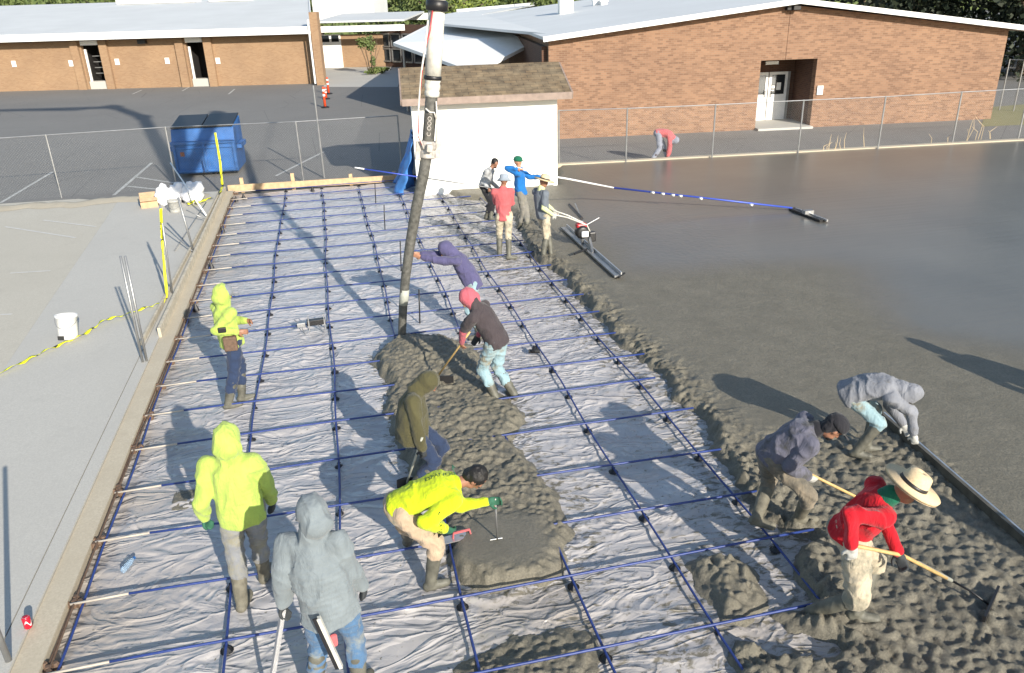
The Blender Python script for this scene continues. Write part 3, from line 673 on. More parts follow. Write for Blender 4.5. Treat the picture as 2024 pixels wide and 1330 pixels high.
def tree(x, y, h, r, mat, label, seed, n=1800, size=.16, z=-.06, group=None, low=.35):
    t = empty('tree', (x, y, z), 0, label, 'tree', group)
    rg = np.random.default_rng(seed); tk = MB()
    tk.tube([(0, 0, 0), (.05*h*rg.normal()*.3, 0, h*.3), (rg.normal()*.2, rg.normal()*.2, h*.75)], [h*.03, h*.022, h*.008], 8)
    for _ in range(6):
        z0 = h*rg.uniform(.25, .6); a = rg.uniform(0, 6.28); tk.tube([(0, 0, z0), (r*.45*math.cos(a), r*.45*math.sin(a), z0+h*.12), (r*.8*math.cos(a), r*.8*math.sin(a), z0+h*.2)], [h*.014, h*.01, h*.004], 6)
    tk.build('trunk', M['bark'], t); c = MB(); leaves(c, (0, 0, h*(.5+low*.5)), (r, r, h*(.5-low*.5)+.2), n, size, seed, 1.0); c.build('crown', mat, t, recalc=False); return t
def tl(x, y):
    key = lambda a: (a[0]-CC[0])/(a[1]-CC[1])
    L_ = sorted([p[:2] for p in (DARKT if (x, y) in [p[:2] for p in DARKT] else SUNT)], key=key); i = L_.index((x, y))
    return ['leftmost', 'second from left', 'third from left', 'fourth from left', 'fifth from left', 'sixth from left', 'seventh from left', 'eighth from left', 'ninth from left', 'tenth from left', 'eleventh from left', 'twelfth from left', 'thirteenth from left', 'fourteenth from left', 'fifteenth from left'][i]
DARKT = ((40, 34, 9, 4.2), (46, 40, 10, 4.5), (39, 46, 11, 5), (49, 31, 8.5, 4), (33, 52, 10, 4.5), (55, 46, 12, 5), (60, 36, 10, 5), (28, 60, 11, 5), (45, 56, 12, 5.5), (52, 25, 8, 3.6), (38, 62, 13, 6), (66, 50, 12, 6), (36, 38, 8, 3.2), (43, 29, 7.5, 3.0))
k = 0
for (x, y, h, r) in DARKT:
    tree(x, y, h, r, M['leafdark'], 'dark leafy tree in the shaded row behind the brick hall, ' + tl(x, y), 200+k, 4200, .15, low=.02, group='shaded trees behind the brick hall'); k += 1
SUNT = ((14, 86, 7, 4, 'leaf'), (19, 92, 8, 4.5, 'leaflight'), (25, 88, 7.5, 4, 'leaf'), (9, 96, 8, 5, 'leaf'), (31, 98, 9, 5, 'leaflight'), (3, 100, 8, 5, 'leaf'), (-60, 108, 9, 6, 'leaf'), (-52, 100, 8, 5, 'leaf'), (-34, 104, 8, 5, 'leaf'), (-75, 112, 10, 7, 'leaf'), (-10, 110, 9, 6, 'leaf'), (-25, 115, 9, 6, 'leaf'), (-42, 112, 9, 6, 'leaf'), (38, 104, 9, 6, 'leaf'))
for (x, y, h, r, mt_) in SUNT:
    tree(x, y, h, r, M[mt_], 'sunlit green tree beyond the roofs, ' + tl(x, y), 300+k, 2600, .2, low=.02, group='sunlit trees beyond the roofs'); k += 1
# wooded ridge that closes the view beyond the trees
xs_ = np.linspace(-260, 260, 200); P_ = []
for j_, (yy_, hh_) in enumerate(((118, 0), (122, 5.5), (130, 9.5), (150, 12), (200, 14))):
    for x_ in xs_: P_.append((x_, yy_+4*float(noise(np.array([x_*.05]), np.array([j_*2.])) [0]), -.06+hh_*(1+.18*float(fbm(np.array([x_*.06]), np.array([j_*3.]), seed=6, o=4)[0]))))
mb = MB(); mb.add(P_, [(j_*200+i_, j_*200+i_+1, (j_+1)*200+i_+1, (j_+1)*200+i_) for j_ in range(4) for i_ in range(199)]); mb.build('hill', M['leaf'], smooth=True)['kind'] = 'structure'
# shrub with bare stems growing in the planter by the link building
g = G(735, 146, -.06); t = empty('shrub', g, 0, 'wispy green shrub growing in front of the tan link building', 'shrub')
mb = MB()
for i in range(9):
    a = i*.7; mb.tube([(.2*math.cos(a), .2*math.sin(a), 0), (.35*math.cos(a), .35*math.sin(a), .9), (.8*math.cos(a), .8*math.sin(a)*.6, 1.9+.1*i)], [.03, .02, .01], 5)
mb.build('stem', M['bark'], t)
mb = MB(); leaves(mb, (-.35, 0, 1.95), (.75, .6, .65), 700, .08, 61); leaves(mb, (.2, 0, 1.0), (.35, .35, .8), 160, .07, 62); leaves(mb, (.3, -.2, .22), (1.2, .6, .25), 700, .08, 63); mb.build('foliage', M['leaf'], t, recalc=False)
g = G(765, 128, -.06); bn = empty('bin', g, 0, 'dark round litter bin beside the canopy tip', 'bin')
MB().lathe([(.3, 0), (.34, .2), (.34, 1.0), (.3, 1.05)], n=16).build('body', M['black'], bn, True); MB().lathe([(.36, 1.0), (.33, 1.15), (.15, 1.28)], n=16).build('lid', M['rust'], bn, True)

# ------------------------------------------------------------------ fences
def fence(name, label, posts, H, zb, mesh=True, rail=True):
    p = [np.array([*G(u, v, zb)[:2], zb]) for u, v in posts]; r = empty(name, p[0], 0, label, 'fence')
    for q in p: MB().tube([rel(q, r), rel(q+np.array([0, 0, H]), r)], .024, 8).build('post', M['steel'], r)
    if rail:
        mb = MB(); mb.tube([rel(q+np.array([0, 0, H-.02]), r) for q in p], .015, 6); mb.build('top_rail', M['steel'], r)
    if mesh:
        for a, b in zip(p[:-1], p[1:]):
            d = b-a; L_ = np.linalg.norm(d); me = bpy.data.meshes.new('wire_mesh')
            me.from_pydata([(0, 0, .03), (L_, 0, .03), (L_, 0, H-.03), (0, 0, H-.03)], [], [(0, 1, 2, 3)]); me.materials.append(M['chain'])
            o = link('wire_mesh', me, None, r); o.location = rel(a, r); o.rotation_euler = (0, 0, math.atan2(d[1], d[0]))
    return r
fence('chain_link_fence', 'chain link fence along the far kerb in front of the brick hall', ((1105, 325), (1237, 321), (1407, 313), (1577, 303), (1735, 295), (1882, 284), (2012, 276), (2160, 268)), 1.62, .1)
fence('chain_link_fence', 'chain link fence across the parking lot left of the white shed', ((-80, 408), (122, 391), (350, 372), (600, 360), (795, 345)), 1.78, -.06)
fence('chain_link_fence', 'far fence beyond the grass at the right edge', ((1975, 218), (2003, 220), (2060, 225)), 2.0, -.06)
g = G(641, 352, -.06); MB().tube([g, g+np.array([0, 0, 2.7])], .03, 8).build('pole', M['steel']); tag(bpy.data.objects['pole'], 'tall thin pale pole behind the far form board', 'pole')
# weeds along the right fence
mb = MB()
for _ in range(18):
    u = random.choice([1625, 1650, 1860, 1905, 1945, 1970, 1700])+random.gauss(0, 14); b = G(u, 295-.08*(u-1700), .08); h = random.uniform(.25, .75)
    mb.tube([b, b+np.array([random.gauss(0, .06), random.gauss(0, .06), h*.6]), b+np.array([random.gauss(0, .16), random.gauss(0, .1), h])], [.012, .01, .004], 4, False)
tag(mb.build('dry_weeds', M['straw']), 'dry pale weeds growing through the far fence', 'weeds', kind='stuff')

# ------------------------------------------------------------------ parking lot things
g0 = G(352, 352, -.06); g1 = G(474, 345, -.06); ang = math.atan2(g1[1]-g0[1], g1[0]-g0[0]); Lb = np.linalg.norm(g1-g0)
dm = empty('dumpster', g0, ang, 'blue metal dumpster standing behind the fence', 'dumpster')
M['bluepaint'] = plain('blue_dumpster_paint', (.02, .10, .30), .5, 0, .3, 3)
M['rustspot'] = plain('rust_patch', (.22, .10, .06), .8)
sh = [(0, .12), (0, 1.05), (.18, 1.45), (1.5, 1.62), (1.5, .12)]
mb = MB(); n = len(sh); vs = [(0, y, z) for y, z in sh]+[(Lb, y, z) for y, z in sh]
mb.add(vs, [tuple(range(n)), tuple(reversed(range(n, 2*n)))]+[(i, n+i, n+(i+1) % n, (i+1) % n) for i in range(n)]); mb.build('body', M['bluepaint'], dm, bevel=.02)
mb = MB()
for x in (.05, Lb*.5, Lb-.05): mb.box((x, -.03, .62), (.08, .06, .9))
mb.box((Lb/2, -.04, 1.06), (Lb+.06, .08, .1)); mb.box((Lb/2, -.035, .9), (Lb*.9, .04, .06)); mb.box((Lb/2, -.03, .2), (Lb, .06, .08)); mb.build('rib', M['bluepaint'], dm, bevel=.01)
for s in (0, 1):
    mb = MB(); x = Lb*(.25+.5*s); mb.slab3([(x-Lb*.24, .16, 1.475), (x+Lb*.24, .16, 1.475), (x+Lb*.24, 1.52, 1.66), (x-Lb*.24, 1.52, 1.66)], (0, 0, .04)); mb.build('lid', M['black'], dm)
for x in (-.08, Lb+.08): MB().box((x, .7, .85), (.14, .9, .14)).build('fork_pocket', M['bluepaint'], dm)
MB().box((Lb*.14, -.006, .72), (.12, .01, .13)).build('rust_patch', M['rustspot'], dm)
for i, (u, v, H_, lb) in enumerate(((643, 213, 1.0, 'orange delineator post nearest the shed walkway'), (650, 186, .92, 'orange delineator post farthest back by the brick column'), (645, 196, .6, 'short orange delineator post between the two taller ones'))):
    g = G(u, v, -.06); c = empty('delineator_post', g, 0, lb, 'traffic post', 'orange delineator posts')
    MB().lathe([(.2, 0), (.2, .05), (.14, .08)], n=8).build('base', M['black'], c); MB().lathe([(.07, .06), (.05, H_*.95), (.06, H_)], n=10).build('post', M['orange'], c, True)
    for z in (.55, .78): MB().lathe([(.066, H_*z), (.064, H_*(z+.1))], n=10).build('reflective_band', M['whitepaint'], c, True)

# ------------------------------------------------------------------ form boards, braces, stakes
def board(a, b, wd, ht, label, mat='wood', name='form_board', z0=0.0, group=None):
    a, b = np.array(a), np.array(b); mb = MB(); mb.bar((a[0], a[1], z0+ht/2), (b[0], b[1], z0+ht/2), wd, ht)
    return tag(mb.build(name, M[mat], bevel=.004), label, 'board', group)
fa, fb_ = G(452, 380, 0), G(832, 356, 0); fm = fa+(fb_-fa)*.34
d = nrm(fb_-fa); nrmy = np.array([-d[1], d[0], 0])
board(fa, fm, .045, .2, 'left pine board of the far form, nailed to two stakes')
board(fm+nrmy*.03, fb_+nrmy*.03, .045, .19, 'longer right pine board of the far form reaching the hose')
board(fa+nrmy*.22, fm+nrmy*.22+d*.2, .09, .1, 'pine rail lying behind the left part of the far form')
board(fm+nrmy*.2+d*.2, fb_+nrmy*.2, .09, .09, 'pine rail lying behind the right part of the far form')
for f, h in ((.07, .42), (.33, .46), (.63, .34), (.86, .34)):
    p = fa+(fb_-fa)*f+nrmy*.1; mb = MB(); mb.box((p[0], p[1], h/2-.05), (.1, .05, h)); mb.add([(p[0]-.05, p[1]-.025, -.05), (p[0]+.05, p[1]-.025, -.05), (p[0], p[1], -.15)], [(0, 1, 2)])
    tag(mb.build('wooden_stake', M['wood'], bevel=.004), '%s pine stake from the left behind the far form boards' % {.07: 'first', .33: 'second', .63: 'third', .86: 'fourth'}[f], 'stake', 'stakes behind the far form')
# left form boards set up along the pad edge in the upper half
board((-.60, 18.4), (-.62, 7.9), .05, .26, 'long weathered board standing on edge along the left side', 'woodgrey')
board((-.70, 18.2), (-.84, 7.6), .04, .2, 'outer weathered board running beside the long left board', 'woodgrey')
# metal braces and stakes on the left
def rod(a, b, r, label, mat='steel', name='steel_rod', cat='rod', group=None, n=8):
    return tag(MB().tube([a, b], r, n).build(name, M[mat], smooth=True), label, cat, group)
def standing(u, v, u2, v2, zb=PZ):
    g = G(u, v, zb); n = nrm(np.array([g[0]-CC[0], g[1]-CC[1], 0])); return g-np.array([0, 0, .1]), onplane(u2, v2, g, n)
a, b = standing(290, 714, 247, 506); rod(a, b, .018, 'right one of the pair of tall steel rods near the white bucket')
a, b = standing(282, 716, 238, 506); rod(a, b, .018, 'left one of the pair of tall steel rods near the white bucket')
a, b = standing(340, 580, 316, 405); rod(a, b, .016, 'steel rod that carries the upright yellow tape')
a, b = standing(383, 496, 352, 390); rod(a, b, .022, 'grey leaning pipe by the white sacks')
rod(G(337, 322, 1.0), G(412, 432, PZ), .02, 'long pale pipe leaning from the form board up over the sacks', 'whitepaint')
rod(G(326, 448, PZ+.25), G(380, 496, PZ+.05), .014, 'thin brace running down to the form by the grey pipe')
rod(G(368, 415, PZ+.3), G(408, 434, PZ+.05), .014, 'thin brace below the long pale pipe')
rod(G(407, 400, PZ+.05), G(345, 495, PZ+.02), .014, 'thin rod lying on the pavement along the form')
a, b = standing(18, 1306, -60, 1000); b = a+(b-a)*1.0; rod((a[0], a[1], 0), (a[0]-.02, a[1]-.02, 1.55), .026, 'steel stake standing at the bottom left corner')
for (u, v, v2) in ((743, 402, 363), (761, 454, 405), (793, 535, 476), (830, 640, 572)):
    g = G(u, v); n = nrm(np.array([g[0]-CC[0], g[1]-CC[1], 0])); t = onplane(u-2, v2, g, n); rod(g, t, .012, 'thin dark steel pin standing upright, ' + {402: 'the farthest from the camera', 454: 'second farthest from the camera', 535: 'third, left of the purple hoodie', 640: 'the nearest, right of the hose foot'}[v], 'blackmetal', 'steel_pin', 'pin', 'upright pins in the bar grid')
# ------------------------------------------------------------------ yellow tape
M['tape'] = None
mt, n_, bs, N, L = newmat('caution_tape'); v = coords(n_); 
f = tnoise(n_, v, 9, 2); L(mixc(n_, ramp(n_, f, .60, .64), (.72, .72, .02), (.05, .05, .01)), bs.inputs['Base Color']); bs.inputs['Roughness'].default_value = .5; M['tape'] = mt
def ribbon(pts, wd, label, twist=.35, up=(0, 0, 1)):
    pts = [np.array(p, float) for p in pts]; P = []
    for i in range(len(pts)-1):
        for k in range(10): P.append(pts[i]+(pts[i+1]-pts[i])*k/10)
    P.append(pts[-1]); vs = []
    for i, p in enumerate(P):
        t = nrm(P[min(i+1, len(P)-1)]-P[max(0, i-1)]); a = nrm(np.cross(t, up)) if abs(t@np.array(up)) < .95 else np.array([1., 0, 0]); b = np.cross(t, a)
        th = twist*math.sin(i*.45)+.3*math.sin(i*1.3); q = a*math.cos(th)+b*math.sin(th); off = np.array([0, 0, .012*math.sin(i*.9)])
        vs += [p+off-q*wd/2, p+off+q*wd/2]
    mb = MB(); mb.add(vs, [(2*i, 2*i+1, 2*i+3, 2*i+2) for i in range(len(P)-1)]); o = mb.build('caution_tape', M['tape'], smooth=True, recalc=False)
    s = o.modifiers.new('thick', 'SOLIDIFY'); s.thickness = .002
    return tag(o, label, 'tape')
tb = standing(330, 588, 318, 412)
ribbon([tb[1], onplane(320, 470, tb[0], nrm(tb[0]-CC)), onplane(324, 520, tb[0], nrm(tb[0]-CC)), G(330, 585, PZ+.06), G(322, 597, PZ+.04), G(290, 607, PZ+.05), G(245, 622, PZ+.06), G(205, 632, PZ+.08), G(175, 655, PZ+.04), G(140, 672, PZ+.05), G(90, 692, PZ+.04), G(45, 715, PZ+.06), G(-20, 745, PZ+.04)], .048, 'yellow caution tape hanging from a rod and lying past the bucket')
tb = standing(440, 372, 425, 262, PZ); ribbon([tb[1], (tb[0]+tb[1])/2+np.array([.03, 0, .05]), tb[0]+np.array([0, 0, .15]), G(436, 380, PZ+.2)], .065, 'yellow caution tape hanging in front of the blue dumpster')
ribbon([G(372, 404, PZ+.06), G(384, 396, PZ+.12), G(396, 394, PZ+.05), G(388, 400, PZ+.1), G(420, 390, PZ+.05)], .09, 'crumpled bit of yellow tape by the white sacks')
# ------------------------------------------------------------------ sacks, box, buckets, can, bottle
def rumple(name, c, r, mat, label, cat, seed, amp=.42, group=None):
    bm = bmesh.new(); bmesh.ops.create_icosphere(bm, subdivisions=4, radius=1); P = np.array([v.co[:] for v in bm.verts])
    d = 1+amp*fbm(P[:, 0]*1.6, P[:, 1]*1.6, P[:, 2]*1.6, seed)+amp*.5*(1-np.abs(noise(P[:, 0]*4, P[:, 1]*4, P[:, 2]*4, seed+5)))
    P = P*d[:, None]*np.array(r); P[:, 2] = np.maximum(P[:, 2], -r[2]*.8)
    for v, p in zip(bm.verts, P): v.co = p
    me = bpy.data.meshes.new(name); bm.to_mesh(me); bm.free(); o = link(name, me, mat, None, True); o.location = (c[0], c[1], c[2]+r[2]*.8); return tag(o, label, cat, group)
M['sack'] = plain('white_sack', (.72, .72, .74), .5, 0, .1, 9, .01, fine=20)
rumple('sack', G(328, 404, PZ), (.18, .2, .25), M['sack'], 'left white plastic sack beside the cardboard box', 'sack', 3)
rumple('sack', G(352, 400, PZ), (.2, .2, .26), M['sack'], 'middle white plastic sack of the three by the form', 'sack', 13)
rumple('sack', G(384, 400, PZ), (.22, .22, .28), M['sack'], 'right white plastic sack under the leaning pipe', 'sack', 23)
M['card'] = plain('cardboard', (.48, .33, .2), .85)
g = G(296, 408, PZ); c = empty('cardboard_box', g, .2, 'open brown cardboard box left of the white sacks', 'box'); mb = MB()
mb.box((0, -.16, .13), (.4, .01, .26)); mb.box((0, .16, .13), (.4, .01, .26)); mb.box((-.2, 0, .13), (.01, .31, .26)); mb.box((.2, 0, .13), (.01, .31, .26)); mb.box((0, 0, .01), (.39, .31, .01)); mb.build('carton', M['card'], c)
mb = MB(); mb.slab3([(-.2, -.165, .26), (.2, -.165, .26), (.22, -.27, .2), (-.2, -.27, .2)], (0, 0, .006)); mb.slab3([(-.2, .165, .26), (.2, .165, .26), (.2, .26, .32), (-.2, .26, .32)], (0, 0, .006)); mb.build('flap', M['card'], c)
def bucket(name, c, R_, label, r=.15, h=.37, mat='whitepaint'):
    t = empty(name, c, 0, label, 'bucket'); Rm = R_
    MB().lathe([(r*.86, 0), (r*.9, .01), (r, h), (r*1.05, h), (r*1.05, h-.04), (r*1.02, h-.04), (r*.97, h-.002), (r*.95, h), (r*.84, .02)], n=28, R=Rm).build('pail', M[mat], t, True)
    mb = MB(); pts = [np.array([r*1.06*math.cos(a), r*.9*math.sin(a)*.35-r*.3*math.sin(a), h-.05-.11*math.sin(a)]) for a in np.linspace(0, math.pi, 13)]
    pts = [np.array([r*1.07*math.cos(a), -abs(r*1.12*math.sin(a)), h-.05-.15*math.sin(a)]) for a in np.linspace(0, math.pi, 13)]
    mb.tube([(np.array(Rm) @ p) if Rm is not None else p for p in pts], .004, 5); mb.build('handle', M['steel'], t); return t
Rt = np.array(Matrix.Rotation(math.radians(-10), 3, 'X') @ Matrix.Rotation(math.radians(4), 3, 'Y'))
bk = bucket('bucket', G(136, 668, PZ+.02), Rt, 'white plastic bucket standing on the pavement behind the yellow tape', .155, .38)
MB().box((-.06, -.152, .07), (.09, .012, .06), Rt).build('sticker', M['black'], bk)
bucket('bucket', G(347, 418, PZ), None, 'pale grey bucket in front of the white sacks', .15, .3, 'glovew')
g = G(57, 1240, PZ); cn = empty('drink_can', g, .5, 'red and white drink can standing on the kerb', 'can')
M['canred'] = plain('can_red', (.55, .015, .04), .3, .3, .03)
MB().lathe([(.026, 0), (.033, .01), (.033, .108), (.027, .12)], n=24).build('body', M['canred'], cn, True); MB().lathe([(.027, .119), (.024, .122), (.022, .119)], n=20).build('lid', M['alu'], cn, True)
mb = MB()
for k in range(22):
    a0 = -2.3+k*.09; a1 = a0+.1; z0 = .06+.022*math.sin(k*.33); z1 = .06+.022*math.sin((k+1)*.33); r = .0336; t_ = .004+.006*abs(math.sin(k*.3))
    mb.add([(r*math.cos(a0), r*math.sin(a0), z0-t_), (r*math.cos(a1), r*math.sin(a1), z1-t_), (r*math.cos(a1), r*math.sin(a1), z1+t_), (r*math.cos(a0), r*math.sin(a0), z0+t_)], [(0, 1, 2, 3)])
mb.build('wave_mark', M['whitepaint'], cn, recalc=False)
g = G(243, 1135, .03); bt = empty('water_bottle', g, 1.2, 'crushed clear blue water bottle lying on the plastic at left', 'bottle')
mt, n_, bs, N, L = newmat('clear_pet'); bs.inputs['Base Color'].default_value = (.6, .75, .9, 1); bs.inputs['Roughness'].default_value = .1; bs.inputs['Transmission Weight'].default_value = .75; bs.inputs['IOR'].default_value = 1.2; M['pet'] = mt
Ry = np.array(Matrix.Rotation(math.pi/2, 3, 'Y'))
MB().lathe([(.02, 0), (.033, .01), (.03, .04), (.034, .07), (.03, .1), (.034, .13), (.02, .17), (.013, .19)], n=14, R=Ry, c=(0, 0, .034), sy=.8).build('bottle', M['pet'], bt, True); MB().lathe([(.015, .185), (.015, .205)], n=12, R=Ry, c=(0, 0, .034)).build('cap', M['bluepaint'], bt)

# ------------------------------------------------------------------ reinforcing bars and chairs
ROWS = [-.05, .83, 1.62, 2.52, 3.46, 4.38, 5.2, 6.05]
while ROWS[-1] < 18.0: ROWS.append(ROWS[-1]+.88)
ORD = ['first', 'second', 'third', 'fourth', 'fifth', 'sixth', 'seventh', 'eighth', 'ninth', 'tenth', 'eleventh', 'twelfth', 'thirteenth', 'fourteenth', 'fifteenth', 'sixteenth', 'seventeenth', 'eighteenth', 'nineteenth', 'twentieth', 'twenty-first', 'twenty-second', 'twenty-third', 'twenty-fourth', 'twenty-fifth']
CS = 1.0126; ZB = .075
def wob(k, y): return .02*math.sin(y*.7+k*2)+.012*math.sin(y*1.9+k)
for k in range(7):
    x0 = k*CS if k else -.3; pts = [(x0+wob(k, y), y, ZB-.016+.004*math.sin(y*3)) for y in np.arange(-3.2, 18.3, .44)]
    lb = ['long blue bar running down the left edge of the bar grid', 'first full length blue bar from the left edge', 'second full length blue bar from the left edge', 'third full length blue bar, passing under the concrete pile', 'fourth full length blue bar, behind the standing pin row', 'fifth full length blue bar, right of the brown shirt worker', 'sixth full length blue bar, nearest the slab edge'][k]
    tag(MB().tube(pts, .0125, 6).build('long_bar', M['rebar'], smooth=True), lb, 'rebar', 'blue bars running away from the camera')
for i, dx in enumerate((-.38, -.345)):
    pts = [(dx+.012*math.sin(y*.9+i*2), y, .06+.02*i) for y in np.arange(-3.2, 18.2, .5)]
    tag(MB().tube(pts, .011, 6).build('edge_bar', M['rust'], smooth=True), ['rusty bar lying against the left concrete edge', 'second rusty bar beside the one on the left concrete edge'][i], 'rebar')
hf = (5.4, -.2)
for i, y in enumerate(ROWS):
    sl = .012*math.sin(i*1.7); xr = 6.45+.12*math.sin(i*2.3) if y < 9 else 6.3-.0*(y-9)
    if y > 11: xr = 6.2-.08*(y-11)
    t = empty('cross_bar', (0, y, 0), 0, 'blue bar with pale left end laid crosswise, %s from the bottom of the picture' % ORD[i], 'rebar', 'blue bars laid crosswise')
    pts = [(x, sl*(x-3)+.01*math.sin(x*1.3+i), ZB+.01+.004*math.sin(x*2+i)) for x in np.linspace(.12+.1*math.sin(i*3.1), xr, 14)]
    MB().tube(pts, .0125, 6).build('coated_bar', M['rebar'], t, True)
    a = pts[0]; MB().tube([(-.38, a[1]-.01, a[2]-.005), (a[0]+.01, a[1], a[2])], .012, 6).build('bare_end', M['rebarwhite'], t, True)
ch = MB(); ch.lathe([(.055, 0), (.05, .008), (.018, .04), (.018, .058), (.024, .06)], n=8); 
ring = [(.05*math.cos(a), .05*math.sin(a), .006) for a in np.linspace(0, 2*math.pi, 13)]; ch.tube(ring, .008, 4)
proto = ch.build('bar_chair', M['black'], smooth=False); tag(proto, 'small black plastic chair holding up a crossing of the blue bars', 'bar support', 'black plastic bar chairs')
first = True; NTH = [0, 'first', 'second', 'third', 'fourth', 'fifth', 'sixth']
for k in range(1, 7):
    for i, y in enumerate(ROWS):
        p = np.array([[k*CS, y]]); 
        if sdf(slab_poly, p[:, 0], p[:, 1])[0] > .1 or sdf(mound_poly, p[:, 0], p[:, 1])[0] > .1 or y < -2: continue
        o = proto if first else proto.copy()
        if not first: scene.collection.objects.link(o)
        first = False; o['label'] = 'black chair, %s long bar from the left, %s crosswise bar from the bottom' % (NTH[k], ORD[i]); o.location = (k*CS+wob(k, y), y-.05, .0); o.rotation_euler = (0, 0, random.random()*6)
cl = MB()
for (x, y) in ((0, 0), (.05, .03), (-.04, .05), (.02, -.05)):
    cl.lathe([(.035, 0), (.04, .03), (.02, .07)], c=(x, y, 0), n=7)
cp = cl.build('wire_clip', M['rust']); tag(cp, 'dark clump of tie wire on the rusty bars along the left edge', 'tie wire', 'wire clumps along the left edge')
for i, y in enumerate(ROWS[1:]):
    o = cp if i == 0 else cp.copy()
    if i: scene.collection.objects.link(o)
    o['label'] = 'dark tie wire clump at left end of the %s crosswise bar from the bottom' % ORD[i+1]; o.location = (-.36, y+.05, .02); o.rotation_euler = (0, 0, i)
for i, (u, v) in enumerate(((440, 458), (418, 530), (388, 614), (467, 398), (482, 393), (618, 378))):
    o = MB().lathe([(.06, 0), (.045, .05), (.01, .14)], n=8).build('edge_cone', M['black']); o.location = G(u, v, .02); tag(o, 'black plastic cone at the sheet edge, ' + ['behind the grey leaning pipe', 'right of the upright yellow tape', 'nearest the standing yellow hoodie', 'in the far left corner', 'beside the far left corner cone', 'under the far pine board'][i], 'cone', 'black cones at the sheet edge')
mb = MB(); mb.tube([(4.95, 5.72, .08), (4.99, 5.8, .12)], .03, 6); mb.tube([(4.9, 5.8, .06), (5.06, 5.75, .06)], .03, 6); tag(mb.build('bar_chair', M['black']), 'lone black bar chair lying loose between two long bars', 'bar support')
# conduit box on the sheet
g = G(622, 652, .0); t = empty('junction_box', g, .05, 'dark conduit block on thin legs between the first two bars', 'box')
MB().box((.04, 0, .14), (.30, .1, .09)).build('box', M['blackmetal'], t, bevel=.005); MB().box((-.2, 0, .13), (.13, .12, .07)).build('end_cap', M['steel'], t, bevel=.005)
mb = MB()
for x in (-.08, .17): mb.box((x, 0, .14), (.02, .12, .11)); mb.tube([(x, -.01, 0), (x, .0, .26)], .008, 5)
mb.tube([(.06, -.05, .1), (.15, -.22, .0)], .01, 5); mb.tube([(-.2, -.05, .1), (-.15, -.2, .0)], .008, 5); mb.tube([(-.24, 0, .16), (-.3, .05, .2)], .008, 5); mb.build('leg', M['steel'], t)

# ------------------------------------------------------------------ pump hose and boom
YH = 6.75
def H(u, v, dy=0): return onplane(u, v, (0, YH+dy, 0), np.array([0, 1., 0]))
M['hose'] = plain('worn_black_rubber', (.085, .083, .074), .65, 0, .45, 18, .004)
M['pipewhite'] = plain('dirty_white_pipe', (.55, .54, .49), .5, 0, .22, 10)
M['hosewhite'] = plain('dried_cement_smear', (.33, .34, .30), .8)
t = empty('concrete_hose', H(793, 690), 0, 'thick black concrete hose hanging into the pile, white pipe above it', 'hose')
def R_(p): return rel(p, t)
hp = [(794, 690), (795, 650), (797, 600), (802, 545), (811, 480), (823, 410), (837, 345), (844, 300)]
MB().tube([R_(H(*p)) for p in hp], [.060, .062, .066, .070, .074, .078, .08, .08], 18).build('rubber_hose', M['hose'], t, True)
MB().tube([R_(H(797, 602)), R_(H(799, 585)), R_(H(800, 572))], [.068, .072, .07], 18).build('cement_band', M['hosewhite'], t, True)
hp2 = [(845, 300), (847, 270), (850, 230), (853, 190)]
up_ = MB().tube([R_(H(*p)) for p in hp2], .085, 18).build('upper_hose', M['hose'], t, True)
c0 = H(846, 296); mb = MB(); ax = nrm(H(850, 230)-c0); Rz = np.array(Vector(ax).to_track_quat('Z', 'Y').to_matrix())
mb.lathe([(.10, -.12), (.125, -.1), (.125, -.02), (.105, .0), (.125, .03), (.125, .1), (.10, .13)], c=R_(c0), n=18, R=Rz); mb.box(np.array(R_(c0))+np.array([.0, -.12, .05]), (.2, .08, .1), Rz); mb.box(np.array(R_(c0))+np.array([-.14, -.02, 0]), (.05, .08, .26), Rz); mb.box(np.array(R_(c0))+np.array([.14, -.02, 0]), (.05, .08, .26), Rz)
M['clampmetal'] = plain('dirty_clamp_metal', (.45, .42, .39), .6, .3, .3, 14)
mb.build('clamp', M['clampmetal'], t, bevel=.008)
c1 = H(855, 168); 
MB().lathe([(.09, -.16), (.105, -.14), (.105, -.09), (.095, -.07), (.11, -.04), (.11, .0), (.1, .03), (.11, .06), (.095, .1)], c=R_(c1), n=18, R=Rz).build('reducer', M['pipewhite'], t, True)
MB().lathe([(.11, .0), (.125, .01), (.125, .05), (.11, .06)], c=R_(H(855, 158)), n=18, R=Rz).build('coupling', M['black'], t, True)
MB().tube([R_(H(855, 157)), R_(H(859, 100)), R_(H(863, 22))], .112, 20).build('pipe', M['pipewhite'], t, True)
MB().lathe([(.12, .0), (.15, .01), (.15, .12), (.12, .14)], c=R_(H(863, 22)), n=18, R=Rz).build('coupling', M['black'], t, True)
TOP = H(866, -60); MB().tube([R_(H(863, 16)), R_(TOP), R_(np.array([5.2, YH, 7.9])), R_(np.array([6.85, YH, 13.1]))], .12, 16).build('upper_pipe', M['pipewhite'], t, True)
M['redhose'] = plain('red_air_line', (.42, .06, .07), .5); M['rope'] = plain('pale_rope', (.6, .57, .53), .8)
MB().tube([R_(H(855, 20, -.1)), R_(H(850, 60, -.15)), R_(H(838, 105, -.1)), R_(H(832, 160, -.1)), R_(H(827, 220, -.1)), R_(H(827, 270, -.1)), R_(H(836, 290, -.1))], .012, 6).build('red_line', M['redhose'], t, True)
MB().tube([R_(H(846, 40, -.1)), R_(H(841, 90, -.15)), R_(H(833, 140, -.1)), R_(H(829, 190, -.1)), R_(H(824, 260, -.1)), R_(H(838, 294, -.1))], .014, 6).build('rope', M['rope'], t, True)
